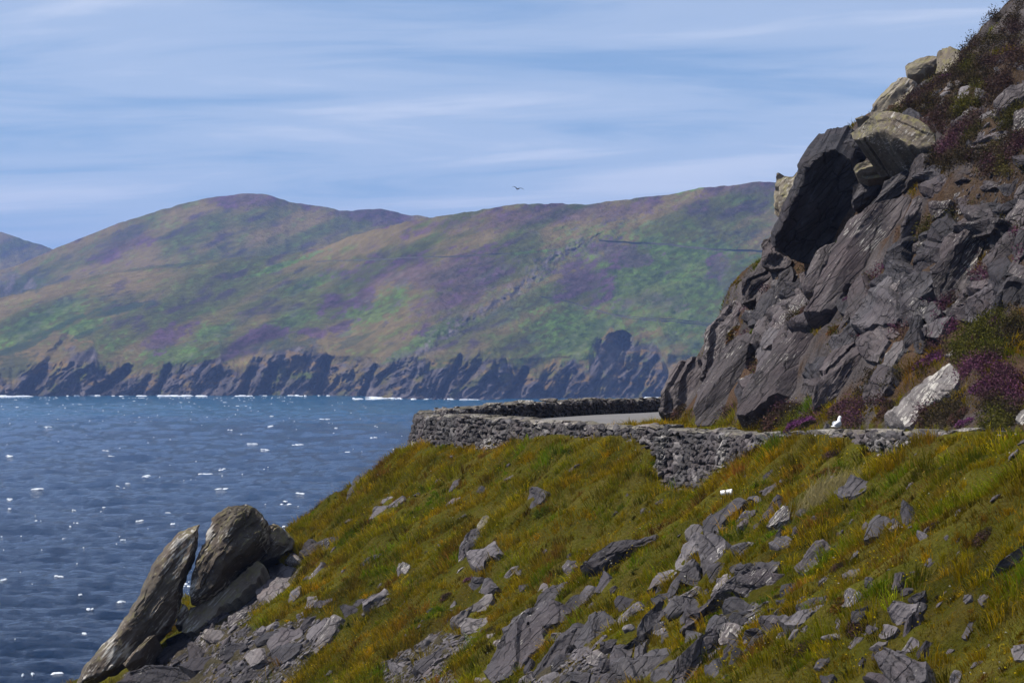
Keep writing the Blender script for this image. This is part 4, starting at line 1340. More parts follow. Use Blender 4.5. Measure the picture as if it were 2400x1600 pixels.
for (f, pts, lab, mt) in [
    ('G', [(245, 860), (290, 780), (380, 700), (500, 600), (600, 530), (700, 510), (812, 500), (832, 540), (802, 625), (740, 668), (600, 655), (500, 690), (400, 730), (330, 800)], 'largest grey slab right of the central outcrop with a pale left edge', None),
    ('G', [(508, 755), (560, 680), (620, 660), (702, 710), (660, 735), (580, 765)], 'dark block in the shade under the largest slab', M_DARK),
    ('G', [(398, 855), (420, 800), (480, 780), (545, 800), (540, 860), (440, 878)], 'dark grey boulder under the largest slab', M_DARK),
    ('G', [(500, 810), (560, 770), (650, 735), (690, 745), (640, 775), (560, 815)], 'thin dark slab above the dark grey boulder', M_DARK),
    ('G', [(538, 835), (600, 800), (662, 772), (662, 805), (580, 845)], 'flat greenish dark slab right of the dark grey boulder', M_DARK),
    ('G', [(468, 905), (500, 870), (600, 830), (642, 828), (622, 875), (560, 925), (490, 938)], 'light smooth slab on top of the big bottom slab', M_PALE),
    ('G', [(943, 472), (1000, 420), (1110, 350), (1172, 328), (1182, 362), (1110, 415), (1090, 445), (1030, 495), (960, 495)], 'boat shaped grey rock in the right grass', None),
    ('G', [(1175, 345), (1200, 325), (1232, 322), (1215, 350)], 'small stone at the upper tip of the boat shaped rock', None),
    ('G', [(958, 742), (1000, 710), (1080, 680), (1172, 648), (1162, 682), (1080, 715), (990, 755)], 'thin dark slab lying in the right grass', M_DARK),
    ('G', [(838, 772), (880, 753), (930, 790), (1030, 760), (1152, 690), (1162, 712), (1050, 785), (960, 820), (880, 815)], 'low curved rock below the thin dark slab in the right grass', None),
    ('G', [(755, 880), (770, 840), (862, 815), (862, 850), (800, 880)], 'flat stone left of the low curved rock', None),
    ('G', [(588, 1015), (650, 960), (760, 880), (783, 910), (720, 965), (640, 1005)], 'dark flake lying in grass right of the big bottom slab', M_DARK),
    ('G', [(708, 515), (730, 470), (820, 418), (863, 440), (832, 492), (770, 515)], 'triangular slab above the largest slab', None),
    ('G', [(580, 520), (620, 470), (700, 440), (690, 480), (640, 520)], 'brown sliver of rock above the largest slab on its left', None),
    ('G', [(440, 610), (480, 550), (540, 505), (535, 560), (480, 610)], 'pale thin slab between outcrop and largest slab', M_PALE),
    ('G', [(858, 658), (870, 600), (920, 570), (973, 556), (930, 615), (880, 665)], 'dark smooth slab right of the largest slab beside a rusty plant', M_DARK),
    ('G', [(810, 560), (820, 510), (890, 505), (880, 545)], 'small grey slab at the right tip of the largest slab', None),
    ('G', [(1538, 605), (1560, 530), (1622, 498), (1633, 530), (1600, 595)], 'grey upright slab in the far right grass', None),
    ('G', [(1528, 775), (1600, 700), (1702, 688), (1692, 745), (1640, 795), (1570, 825)], 'flat grey slab below the upright one in the far right grass', None),
    ('G', [(1638, 675), (1700, 630), (1748, 603), (1742, 642), (1690, 675)], 'thin dark slab resting above the flat grey slab at right', M_DARK),
    ('G', [(1268, 955), (1290, 920), (1352, 893), (1352, 922), (1290, 965)], 'small pale slab low in the right grass', M_PALE),
    ('G', [(1363, 865), (1430, 830), (1443, 850), (1380, 895)], 'small purple grey stone above the small pale slab', None),
    ('G', [(1403, 975), (1440, 945), (1520, 915), (1510, 935), (1440, 970)], 'thin grey slab right of the small pale slab', None),
    ('G', [(1475, 1095), (1510, 1060), (1580, 1038), (1752, 1045), (1755, 1140), (1700, 1195), (1560, 1195), (1490, 1125)], 'big round spotted boulder at the bottom edge on the right', None),
    ('G', [(1690, 992), (1730, 940), (1792, 923), (1782, 972), (1760, 1025), (1700, 1035)], 'dark block with white lichen above the spotted boulder', M_DARK),
    ('G', [(1598, 975), (1640, 930), (1702, 908), (1712, 952), (1660, 985)], 'middle stone of the little pile above the spotted boulder', None),
    ('G', [(1545, 1000), (1580, 970), (1640, 990), (1672, 1002), (1620, 1035), (1560, 1025)], 'dark left stone of the little pile above the spotted boulder', M_DARK),
    ('G', [(1400, 1195), (1440, 1140), (1500, 1120), (1560, 1180), (1550, 1200)], 'grey slab cut by the bottom edge left of the spotted boulder', None),
    ('G', [(2148, 525), (2200, 450), (2280, 390), (2360, 335), (2360, 412), (2270, 465), (2190, 505)], 'smooth grey slab at the right edge of the grass', None),
    ('G', [(2268, 965), (2360, 932), (2360, 1035), (2290, 1035)], 'grey boulder cut by the right edge near the bottom', None),
    ('G', [(1968, 895), (2000, 830), (2053, 788), (2053, 832), (1990, 905)], 'half buried grey stone in the lower right grass', None),
    ('G', [(2058, 665), (2110, 630), (2143, 640), (2090, 705)], 'small grey stone in the grass toward the right edge', None),
    ('G', [(1975, 690), (2000, 655), (2030, 630), (2025, 660), (1990, 695)], 'narrow grey stone left of the small one toward the right edge', None),
    ('G', [(1378, 328), (1420, 240), (1480, 180), (1532, 168), (1533, 212), (1470, 265), (1410, 305)], 'striped dark rock arching in the upper right grass', M_DARK),
    ('G', [(1598, 155), (1640, 68), (1672, 100), (1675, 182), (1650, 225), (1610, 195)], 'twisted upright grey rock in the upper right grass', None),
    ('G', [(1528, 195), (1560, 168), (1593, 200), (1550, 218)], 'bluish stone between the striped and twisted rocks', None),
    ('G', [(733, 185), (760, 130), (810, 90), (870, 38), (888, 60), (860, 112), (800, 155)], 'dark slab leaning left of the pale boulder below the wall', M_DARK),
    ('G', [(773, 218), (800, 170), (880, 120), (922, 108), (912, 172), (830, 205)], 'pale brown boulder with yellow flowers at its foot', M_PALE),
    ('G', [(850, 125), (875, 90), (915, 92), (905, 115)], 'black stone above the pale brown boulder', M_DARK),
    ('G', [(950, 135), (990, 103), (1033, 110), (1010, 153), (960, 155)], 'dark grey stone below the straw coloured tussock', None),
    ('G', [(1028, 185), (1070, 153), (1098, 160), (1080, 188)], 'small flat stone right of the dark grey one below the tussock', None),
    ('D', [(1180, 662), (1240, 620), (1310, 590), (1400, 598), (1413, 630), (1340, 675), (1240, 695)], 'broad humped rock right of the straw coloured tussock', None),
    ('G', [(393, 275), (400, 195), (500, 135), (600, 75), (700, 60), (640, 120), (560, 180), (500, 230), (440, 280)], 'black overhanging bank of slate above the central outcrop', M_DARK),
    ('G', [(405, 175), (450, 158), (465, 185), (420, 200)], 'small slab lying on the left end of the black bank', None),
    ('G', [(520, 110), (560, 75), (640, 62), (655, 90), (600, 105), (540, 130)], 'layered slate crowning the black bank', M_DARK),
    ('G', [(640, 90), (680, 45), (745, 38), (740, 60), (690, 90)], 'thin slate pieces at the upper end of the black bank', None),
    ('G', [(590, 190), (640, 130), (715, 110), (700, 140), (640, 190)], 'grey slab on the right of the black bank', None),
    ('G', [(588, 235), (640, 192), (683, 190), (640, 225), (600, 245)], 'pale stone below the grey slab of the black bank', M_PALE),
    ('G', [(648, 335), (690, 308), (703, 320), (670, 338)], 'small pale stone in grass above the largest slab', M_PALE),
    ('G', [(460, 240), (490, 200), (560, 190), (540, 230), (490, 255)], 'grey block tucked under the black bank', None),
    ('D', [(745, 680), (770, 640), (838, 600), (835, 620), (775, 680)], 'grey stone in the grass right of the white tub', None),
    ('D', [(748, 585), (755, 560), (815, 520), (828, 530), (770, 590)], 'black flat stone in grass under the right end of the wall buttress', M_DARK),
    ('D', [(848, 612), (860, 590), (885, 580), (880, 600)], 'little pale stone above the pale brown boulder', M_PALE),
    ('G', [(1128, 922), (1150, 880), (1213, 868), (1213, 900), (1160, 928)], 'grey stone in grass below the low curved rock', None),
    ('G', [(1243, 580), (1290, 540), (1333, 533), (1333, 556), (1270, 585)], 'pale flat stone in the middle of the right grass', M_PALE),
    ('G', [(1275, 530), (1290, 490), (1350, 470), (1345, 510), (1310, 530)], 'dark stone behind the pale flat stone in the right grass', None),
    ('G', [(1373, 588), (1400, 548), (1433, 560), (1422, 592)], 'dark little stone right of the pale flat stone', M_DARK),
    ('G', [(1698, 285), (1720, 248), (1752, 260), (1773, 302), (1720, 315)], 'brown stone half hidden in the upper right grass', None),
    ('G', [(1898, 1190), (1930, 1110), (1973, 1098), (1960, 1155), (1940, 1190)], 'thin grey stone at the bottom edge right of the spotted boulder', None),
    ('G', [(1060, 1085), (1110, 1050), (1165, 1010), (1160, 1040), (1100, 1088)], 'small brown stone near the bottom right of centre', None),
    ('C', [(878, 812), (915, 750), (960, 742), (940, 770), (910, 830)], 'left facet of rock under turf below the wall', None),
    ('C', [(388, 792), (430, 720), (472, 703), (462, 742), (410, 785)], 'brown stone sunk in the grass below the wall corner', None),
    ('C', [(563, 788), (600, 758), (633, 765), (600, 803)], 'small dark stone in grass below the wall corner', M_DARK),
    ('C', [(378, 885), (420, 840), (472, 818), (440, 852)], 'flat pale stone in grass below the wall corner', M_PALE),
    ('C', [(545, 490), (590, 465), (650, 462), (640, 495), (600, 505)], 'flat slab against the foot of the wall near its corner', None),
]:
    if lab == 'left facet of rock under turf below the wall':
        continue
    slope_rock(f, pts, lab, mat=mt)

# smaller ledges of the same beds breaking the turf between them (pieces of the slope)
fk = np.random.default_rng(4711)
SLOPE_FILL = [fr('F', [(640, 1330), (900, 1000), (1180, 760), (1500, 640), (1800, 640), (2000, 420), (2200, 240), (2352, 230), (2352, 1330)]),
              fr('G', [(0, 1190), (300, 500), (420, 180), (640, 60), (900, 30), (1100, 180), (760, 480), (960, 640), (800, 860), (400, 1190)]),
              fr('E', [(560, 1330), (700, 1050), (1000, 900), (1300, 600), (1480, 420), (1700, 420), (1560, 640), (1700, 900), (1450, 1330)]),
              fr('G', [(1200, 480), (1700, 480), (1800, 900), (1750, 1190), (1000, 1190), (900, 700)])]
nfill = 0
for tries in range(900):
    q = SLOPE_FILL[int(fk.choice(4, p=[0.42, 0.26, 0.2, 0.12]))]
    cx, cy = fk.uniform(q[:, 0].min(), q[:, 0].max()), fk.uniform(q[:, 1].min(), q[:, 1].max())
    if not in_poly(np.array([cx]), np.array([cy]), q)[0] or covered(cx, cy):
        continue
    la_ = fk.uniform(12, 42)
    lb_ = la_ * fk.uniform(0.25, 0.5)
    an = math.radians(fk.normal(42, 11))
    nvt = int(fk.integers(6, 9))
    th_ = np.sort(fk.uniform(0, 2 * np.pi, nvt) * 0.12 + np.linspace(0, 2 * np.pi, nvt, endpoint=False))
    ux, uy = np.cos(th_) * la_ * fk.uniform(0.75, 1.15, nvt), np.sin(th_) * lb_ * fk.uniform(0.7, 1.2, nvt)
    po = np.stack([cx + ux * math.cos(an) + uy * math.sin(an), cy - ux * math.sin(an) + uy * math.cos(an)], 1)
    hit = cast(po[:, 0], po[:, 1])
    if np.isnan(hit[:, 0]).any() or bil(RD, hit[:, 0], hit[:, 1]).min() < 1.2:
        continue
    SEED[0] += 1
    me, base = rock_mesh('rock_slab', po, float(np.clip(0.8 * la_ / 100, 0.12, 0.4)), mat=[M_DARK, M_SLATE, M_DARK, M_DARK][int(fk.integers(4))], seed=SEED[0])
    add('rock_slab', me, parent=hill_ob, loc=base)
    nfill += 1
    if nfill >= 62:
        break

# ---- rocks of the cliff (pieces of the cliff)
cliff_rock('B', [(240, 940), (330, 905), (395, 885), (400, 1000), (370, 1090), (350, 1170), (250, 1200), (120, 1240), (150, 1130), (180, 1050), (215, 980)], t=0.8, n=(-0.62, -0.62, 0.5))
cliff_rock('B', [(560, 540), (610, 530), (632, 580), (600, 640), (640, 700), (625, 760), (540, 850), (440, 920), (370, 1030), (385, 900), (430, 780), (470, 670), (510, 590)], t=0.9, n=(-0.7, -0.55, 0.45))
cliff_rock('B', [(600, 780), (700, 768), (782, 790), (792, 810), (730, 850), (690, 920), (650, 1040), (600, 1130), (520, 1220), (440, 1295), (335, 1295), (335, 1240), (360, 1090), (430, 960), (500, 870)], t=0.8, n=(-0.5, -0.66, 0.55), flat=0.2, facets=2, dr=(0.95, 0.3), ledge=0.16, rough=0.5, mat=M_CLIFF)
cliff_rock('B', [(870, 830), (960, 770), (1090, 750), (1172, 723), (1192, 790), (1150, 860), (1080, 960), (1020, 1060), (1005, 1145), (840, 1170), (720, 1240), (650, 1265), (592, 1245), (620, 1150), (680, 1050), (760, 950)], t=0.8, n=(-0.45, -0.66, 0.6), flat=0.2, facets=2, dr=(0.95, 0.3), ledge=0.16, rough=0.5)
cliff_rock('B', [(1160, 860), (1260, 800), (1330, 775), (1432, 850), (1412, 995), (1340, 1065), (1250, 1130), (1058, 1195), (1070, 1100), (1130, 1000), (1100, 960)], t=0.8, n=(-0.45, -0.7, 0.55))
cliff_rock('B', [(1320, 70), (1400, 40), (1470, -25), (1610, -108), (1662, -88), (1640, 5), (1580, 125), (1555, 260), (1440, 350), (1350, 440), (1290, 470), (1260, 560), (1210, 645), (1120, 680), (1028, 672), (1100, 560), (1130, 460), (1180, 350), (1230, 220)], t=0.9, n=(-0.5, -0.62, 0.6), flat=0.18, facets=2, dr=(0.95, 0.3), ledge=0.16, rough=0.5, label='great smooth slab of the cliff')
cliff_rock('B', [(1668, -80), (1710, -112), (1802, -60), (1790, 0), (1740, 80), (1690, 150), (1640, 190), (1590, 218), (1600, 120), (1645, 10)], t=0.6, n=(-0.35, -0.75, 0.55))
cliff_rock('B', [(2072, 78), (2107, 180), (2060, 330), (2000, 440), (1900, 512), (1822, 538), (1793, 430), (1810, 370), (1860, 280), (1920, 190), (2000, 110)], t=0.8, n=(-0.35, -0.75, 0.55), facets=3)
for (pts, kw) in [
    ([(2143, 398), (2120, 480), (2090, 552), (2000, 558), (1948, 500), (2020, 430)], {}),
    ([(1645, 362), (1720, 280), (1832, 213), (1847, 290), (1800, 372), (1700, 385)], {'mat': M_DARK}),
    ([(1690, 448), (1740, 490), (1762, 570), (1740, 642), (1690, 665), (1578, 705), (1590, 600), (1630, 500)], {'mat': M_SLATE}),
    ([(1460, 463), (1540, 463), (1612, 530), (1602, 600), (1560, 685), (1450, 705), (1380, 742), (1288, 695), (1320, 610), (1380, 530)], {'mat': M_SLATE}),
    ([(1290, 560), (1352, 548), (1320, 622), (1240, 705), (1200, 762), (1225, 680)], {}),
    ([(1388, 722), (1460, 715), (1467, 750), (1400, 757)], {'mat': M_DARK}),
    ([(870, 543), (922, 610), (922, 682), (850, 765), (790, 782), (768, 720), (830, 620)], {}),
    ([(758, 512), (810, 460), (892, 480), (902, 540), (860, 562), (800, 635), (748, 602)], {'mat': M_DARK}),
    ([(998, 472), (1050, 320), (1100, 250), (1222, 178), (1232, 232), (1190, 312), (1130, 442), (1110, 505), (1000, 495)], {'n': (-0.45, -0.7, 0.5)}),
    ([(748, 170), (800, 138), (832, 232), (932, 292), (900, 335), (800, 335), (743, 322)], {'Y': 'auto', 'n': (-0.4, -0.85, 0.3), 'depth_back': 1.6, 't': 0.6}),
    ([(638, 402), (700, 360), (780, 330), (832, 360), (780, 442), (700, 525), (618, 555), (630, 470)], {'Y': 'auto', 'n': (-0.55, -0.7, 0.45), 'depth_back': 1.6, 't': 0.6}),
    ([(880, 387), (920, 363), (972, 375), (930, 422), (885, 432)], {'mat': M_PALE}),
    ([(973, 372), (1042, 343), (1032, 402), (980, 432)], {}),
    ([(800, 450), (820, 420), (880, 400), (890, 430), (840, 455)], {'mat': M_PALE}),
    ([(618, 642), (700, 600), (762, 610), (802, 652), (740, 695), (680, 672)], {'mat': M_SLATE}),
    ([(1470, 1005), (1500, 870), (1560, 790), (1612, 778), (1602, 840), (1550, 922), (1512, 985)], {'mat': M_PALE}),
    ([(1620, 822), (1700, 720), (1772, 698), (1762, 732), (1680, 802)], {'mat': M_SLATE}),
    ([(1718, 805), (1780, 730), (1852, 688), (1862, 722), (1800, 772)], {'mat': M_SLATE}),
    ([(1505, 1292), (1520, 1250), (1600, 1210), (1640, 1130), (1740, 1020), (1800, 980), (1890, 918), (1932, 950), (1967, 990), (1930, 1062), (1870, 1112), (1800, 1155), (1740, 1195), (1690, 1275), (1650, 1305)], {'mat': M_WHITE, 't': 0.7, 'label': 'boulder crusted with white lichen above the road verge', 'name': 'boulder'}),
    ([(2310, 1285), (2330, 1210), (2362, 1190), (2370, 1310)], {'mat': M_WHITE}),
    ([(1870, 880), (1920, 830), (1945, 850), (1900, 885)], {'mat': M_PALE}),
    ([(1720, 175), (1740, 130), (1800, 90), (1840, 110), (1800, 160), (1740, 200)], {'mat': M_DARK}),
    ([(2200, 200), (2240, 170), (2290, 180), (2240, 215)], {'mat': M_DARK}),
    ([(1340, 1060), (1410, 1010), (1412, 1030), (1350, 1085)], {'mat': M_DARK}),
    ([(1000, 580), (1050, 560), (1090, 580), (1040, 620)], {'mat': M_DARK}),
    ([(1510, 400), (1560, 340), (1590, 330), (1570, 370), (1530, 410)], {}),
    ([(2090, 60), (2130, 60), (2140, 140), (2110, 180), (2090, 120)], {}),
]:
    cliff_rock('B', pts, **kw)

# the dark overhang and the boulders piled on it
cliff_rock('A', [(965, 750), (985, 710), (1100, 665), (1195, 653), (1290, 720), (1347, 840), (1300, 905), (1302, 985), (1270, 1130), (1200, 1205), (1100, 1295), (1030, 1362), (940, 1325), (850, 1275), (808, 1235), (806, 1150), (850, 1080), (880, 980), (930, 880), (972, 775)],
           t=1.0, mat=M_DARK, name='overhanging_rock', Y='auto', n=(-0.22, -0.93, -0.30), depth_back=3.4, flat=0.3, facets=3, dr=(0.9, 0.3), ledge=0.4, label='great dark overhanging block of the cliff')
cliff_rock('A', [(815, 925), (870, 842), (935, 822), (985, 770), (985, 900), (930, 1010), (860, 1085), (822, 1045)], t=0.8, mat=M_LICH, Y='auto', n=(-0.75, -0.5, 0.45), depth_back=2.0)
cliff_rock('A', [(1288, 565), (1330, 525), (1400, 490), (1500, 458), (1570, 468), (1700, 500), (1780, 530), (1832, 590), (1827, 642), (1780, 672), (1720, 688), (1560, 658), (1480, 622), (1390, 602), (1310, 592)],
           t=1.0, mat=M_LICH, name='boulder', Y='auto', n=(-0.45, -0.62, 0.62), depth_back=1.6, flat=0.35, fac=[(1.6, 0.3, 0.75), (-0.9, 0.4, 0.9)], dr=(0.8, 0.6), ledge=0.3, label='pale lichened boulder on top of the overhang')
cliff_rock('A', [(1303, 775), (1330, 738), (1460, 708), (1645, 688), (1645, 765), (1500, 825), (1400, 838), (1330, 812)], t=0.6, mat=M_LICH, name='boulder', Y='auto', n=(-0.2, -0.9, 0.35), depth_back=1.8, flat=0.6)
cliff_rock('A', [(1193, 658), (1220, 613), (1330, 583), (1465, 630), (1440, 695), (1330, 730), (1290, 722)], t=0.6, mat=M_DARK, name='boulder', Y='auto', n=(-0.2, -0.95, 0.05), depth_back=2.0)
cliff_rock('A', [(1298, 965), (1310, 880), (1360, 848), (1510, 840), (1470, 935), (1340, 1005), (1300, 1015)], t=0.5, mat=M_DARK, Y='auto', n=(-0.2, -0.95, 0.1), depth_back=2.0)
cliff_rock('A', [(1500, 850), (1650, 770), (1700, 790), (1640, 900), (1480, 990), (1380, 1030), (1460, 940)], t=0.4, mat=M_DARK, Y='auto', n=(-0.2, -0.9, 0.25), depth_back=1.6)
cliff_rock('A', [(1700, 850), (1720, 800), (1800, 740), (1850, 760), (1830, 820), (1760, 850)], t=0.4, mat=M_DARK)
cliff_rock('A', [(1740, 950), (1760, 860), (1840, 805), (1882, 820), (1870, 900), (1790, 950)], t=0.5)
cliff_rock('A', [(1790, 1080), (1800, 990), (1900, 960), (1890, 1010), (1830, 1060)], t=0.4)
for (pts, kw) in [
    ([(1480, 1005), (1560, 880), (1640, 800), (1790, 760), (1790, 860), (1680, 965), (1600, 1035), (1520, 1035)], {}),
    ([(1265, 1355), (1340, 1270), (1480, 1220), (1612, 1203), (1602, 1252), (1480, 1315), (1340, 1365)], {}),
    ([(678, 655), (740, 590), (860, 530), (990, 508), (1028, 530), (940, 605), (862, 645), (862, 675), (700, 745), (688, 700)], {'mat': M_LICH, 'Y': 'auto', 'n': (-0.4, -0.7, 0.6), 'depth_back': 1.6, 'name': 'boulder', 't': 0.5}),
    ([(358, 1075), (400, 970), (500, 850), (630, 740), (700, 728), (772, 750), (740, 825), (640, 945), (622, 995), (460, 1065), (380, 1115)], {'mat': M_LICH, 'Y': 'auto', 'n': (-0.55, -0.6, 0.55), 'depth_back': 1.6, 't': 0.5}),
    ([(953, 675), (980, 580), (1060, 490), (1192, 468), (1202, 530), (1130, 605), (1030, 675)], {'mat': M_LICH, 't': 0.5}),
    ([(208, 1092), (260, 1073), (360, 1068), (385, 1090), (300, 1145), (235, 1185), (230, 1130)], {'mat': M_LICH, 'Y': 'auto', 'n': (-0.2, -0.9, 0.3), 'depth_back': 1.2, 't': 0.3}),
    ([(1640, 1205), (1720, 1040), (1790, 1000), (1790, 1200), (1700, 1230)], {}),
    ([(1358, 1115), (1470, 1010), (1522, 1000), (1502, 1062), (1420, 1125)], {'mat': M_PALE}),
    ([(1098, 1185), (1140, 1090), (1240, 1058), (1283, 1080), (1200, 1155)], {}),
    ([(1150, 905), (1180, 800), (1262, 778), (1283, 860), (1220, 915)], {'mat': M_SLATE}),
    ([(1288, 905), (1320, 808), (1392, 820), (1382, 892), (1320, 935)], {'mat': M_SLATE}),
    ([(1020, 825), (1100, 758), (1122, 790), (1050, 835)], {'mat': M_PALE}),
    ([(1120, 800), (1150, 745), (1200, 750), (1160, 810)], {}),
    ([(1230, 1370), (1250, 1290), (1290, 1290), (1270, 1360)], {'mat': M_DARK}),
    ([(800, 1120), (830, 1080), (890, 1075), (880, 1120), (840, 1140)], {'mat': M_PALE}),
    ([(750, 830), (850, 760), (1000, 680), (1020, 700), (900, 770), (800, 850)], {'mat': M_PALE}),
    ([(980, 960), (1010, 910), (1060, 900), (1040, 950)], {}),
    ([(1100, 1010), (1140, 950), (1190, 940), (1150, 1000)], {}),
    ([(1090, 1500), (1120, 1460), (1190, 1450), (1180, 1490)], {}),
    ([(1140, 1250), (1180, 1210), (1230, 1210), (1210, 1250), (1170, 1270)], {}),
    ([(1180, 1070), (1250, 1000), (1340, 990), (1300, 1030), (1230, 1060)], {}),
    ([(1360, 670), (1400, 640), (1420, 670), (1380, 690)], {'mat': M_PALE}),
    ([(1460, 760), (1480, 720), (1520, 740), (1500, 790), (1470, 795)], {'mat': M_PALE}),
    ([(1490, 640), (1520, 610), (1580, 640), (1540, 690), (1490, 680)], {'mat': M_DARK}),
    ([(1700, 640), (1764, 600), (1780, 640), (1730, 680)], {'mat': M_SLATE}),
    ([(1660, 1500), (1700, 1430), (1764, 1420), (1790, 1500), (1720, 1540)], {'mat': M_SLATE}),
]:
    cliff_rock('J', pts, **kw)
for (pts, kw) in [
    ([(985, 180), (1010, 100), (1055, 75), (1060, 190), (1030, 195)], {'mat': M_PALE}),
    ([(880, 100), (920, 80), (1000, 85), (1000, 140), (930, 160)], {'mat': M_DARK}),
    ([(490, 300), (500, 220), (580, 180), (590, 220), (540, 270)], {}),
    ([(640, 180), (680, 150), (700, 170), (660, 200)], {'mat': M_PALE}),
    ([(790, 260), (810, 200), (870, 190), (880, 240), (830, 270)], {'mat': M_DARK}),
    ([(685, 690), (700, 650), (790, 630), (805, 650), (740, 690)], {'mat': M_DARK}),
    ([(880, 470), (930, 435), (980, 440), (930, 475)], {}),
    ([(860, 600), (890, 550), (915, 540), (900, 590)], {'mat': M_PALE}),
    ([(780, 110), (800, 60), (850, 60), (860, 100), (800, 130)], {}),
    ([(1010, 380), (1040, 340), (1060, 340), (1060, 380)], {}),
    ([(430, 170), (450, 90), (500, 40), (560, 30), (570, 80), (520, 130), (470, 160)], {'mat': M_SLATE}),
    ([(400, 60), (420, 20), (500, -20), (520, 20), (470, 60)], {'mat': M_DARK}),
    ([(640, 500), (700, 460), (740, 480), (690, 520)], {}) if False else ([(860, 350), (900, 330), (940, 345), (900, 375)], {}),
]:
    cliff_rock('K', pts, **kw)

# more embedded slabs between the traced ones, dipping with the strata
fk = np.random.default_rng(2024)
CLIFF_FILL = [fr('B', [(620, 560), (760, 480), (1000, 330), (1700, 0), (2352, -100), (2352, 500), (2000, 640), (1800, 700), (1600, 860), (1440, 1060), (1040, 1200), (620, 1240), (380, 1260), (160, 1230), (400, 880), (560, 560)]),
              fr('J', [(240, 1180), (380, 1080), (700, 740), (1000, 560), (1250, 500), (1790, 600), (1790, 1600), (200, 1600)])]
nfill = 0
for tries in range(1600):
    q = CLIFF_FILL[int(fk.integers(2))]
    cx, cy = fk.uniform(q[:, 0].min(), q[:, 0].max()), fk.uniform(q[:, 1].min(), q[:, 1].max())
    if not in_poly(np.array([cx]), np.array([cy]), q)[0] or covered(cx, cy):
        continue
    la_, lb_ = fk.uniform(22, 75), fk.uniform(10, 32)
    an = math.radians(fk.normal(52, 16))
    nvt = int(fk.integers(6, 9))
    th_ = np.sort(fk.uniform(0, 2 * np.pi, nvt) * 0.35 + np.linspace(0, 2 * np.pi, nvt, endpoint=False))
    ux, uy = np.cos(th_) * la_ * fk.uniform(0.8, 1.15, nvt), np.sin(th_) * lb_ * fk.uniform(0.75, 1.2, nvt)
    po = np.stack([cx + ux * math.cos(an) + uy * math.sin(an), cy - ux * math.sin(an) + uy * math.cos(an)], 1)
    hit = cast(po[:, 0], po[:, 1])
    if np.isnan(hit[:, 0]).any():
        continue
    if bil(RDC, hit[:, 0], hit[:, 1]).min() < 0.2:
        continue
    if hit[:, 1].max() - hit[:, 1].min() > 4 or (cx > 2150 and cy < 420):
        continue
    cliff_rock('S', po, mat=[M_CLIFF, M_CLIFF, M_SLATE, M_DARK, M_DARK][int(fk.integers(5))])
    nfill += 1
    if nfill >= 105:
        break

# ------------------------------------------------------------------ loose stones
STONE_T = []
for kk in range(14):
    rgk = np.random.default_rng(300 + kk)
    n = 13
    p = rgk.normal(0, 1, (n, 3))
    p /= np.linalg.norm(p, axis=1, keepdims=True)
    p *= np.array([1.0, 0.62, 0.36]) * rgk.uniform(0.8, 1.15, (n, 1))
    bm = bmesh.new()
    vs = [bm.verts.new(q) for q in p]
    r = bmesh.ops.convex_hull(bm, input=vs)
    loose = [v for v in bm.verts if not v.link_faces]
    bmesh.ops.delete(bm, geom=loose, context='VERTS')
    bmesh.ops.triangulate(bm, faces=bm.faces[:])
    bmesh.ops.recalc_face_normals(bm, faces=bm.faces[:])
    bm.verts.ensure_lookup_table()
    bm.verts.index_update()
    STONE_T.append((np.array([v.co[:] for v in bm.verts]), np.array([[v.index for v in f.verts] for f in bm.faces])))
    bm.free()


def frame_from(nn, adir):
    nn = nn / np.linalg.norm(nn)
    a = adir - nn * (adir @ nn)
    a /= np.linalg.norm(a)
    b_ = np.cross(nn, a)
    return np.stack([a, b_, nn], 1)


def stone_batch(name, pts, nrm_, sizes, mat, seed, parent=None, label=None, cat=None):
    rgk = np.random.default_rng(seed)
    vs, fs, c = [], [], 0
    for p, n_, s in zip(pts, nrm_, sizes):
        tv, tf = STONE_T[rgk.integers(len(STONE_T))]
        ad = np.array([0.75, 0.2, 0.6]) + rgk.normal(0, 0.35, 3)
        F = frame_from(n_ + rgk.normal(0, 0.22, 3), ad)
        sc = s * rgk.uniform(0.75, 1.25, 3)
        v = (tv * sc) @ F.T + p + n_ * s * 0.10
        vs.append(v)
        fs.append(tf + c)
        c += len(tv)
    return add(name, mesh_from(name, np.concatenate(vs), np.concatenate(fs), None, mat, False), parent=parent, kind='stuff', label=label, cat=cat)


# occupied raster (photo/4 px)
def raster():
    g = np.zeros((410, 610), bool)
    yy, xx = np.mgrid[0:410, 0:610]
    X4 = xx * 4.0 + 2
    Y4 = yy * 4.0 + 2
    for q in MASK:
        x0, x1 = int(max(0, q[:, 0].min() // 4 - 1)), int(min(609, q[:, 0].max() // 4 + 2))
        y0, y1 = int(max(0, q[:, 1].min() // 4 - 1)), int(min(409, q[:, 1].max() // 4 + 2))
        if x1 <= x0 or y1 <= y0:
            continue
        g[y0:y1, x0:x1] |= in_poly(X4[y0:y1, x0:x1], Y4[y0:y1, x0:x1], q)
    return g


OCC = raster()


def occupied(px, py):
    i = np.clip((np.asarray(px) / 4).astype(int), 0, 609)
    j = np.clip((np.asarray(py) / 4).astype(int), 0, 409)
    return OCC[j, i]


def scatter_px(polys, n, seed, prob=None):
    rgk = np.random.default_rng(seed)
    allp = []
    areas = [abs(0.5 * np.sum(q[:, 0] * np.roll(q[:, 1], -1) - np.roll(q[:, 0], -1) * q[:, 1])) for q in polys]
    for q, a in zip(polys, areas):
        k_ = int(n * a / sum(areas) * 2.4)
        px = rgk.uniform(q[:, 0].min(), q[:, 0].max(), k_)
        py = rgk.uniform(q[:, 1].min(), q[:, 1].max(), k_)
        m = in_poly(px, py, q)
        allp.append(np.stack([px[m], py[m]], 1))
    return np.concatenate(allp)


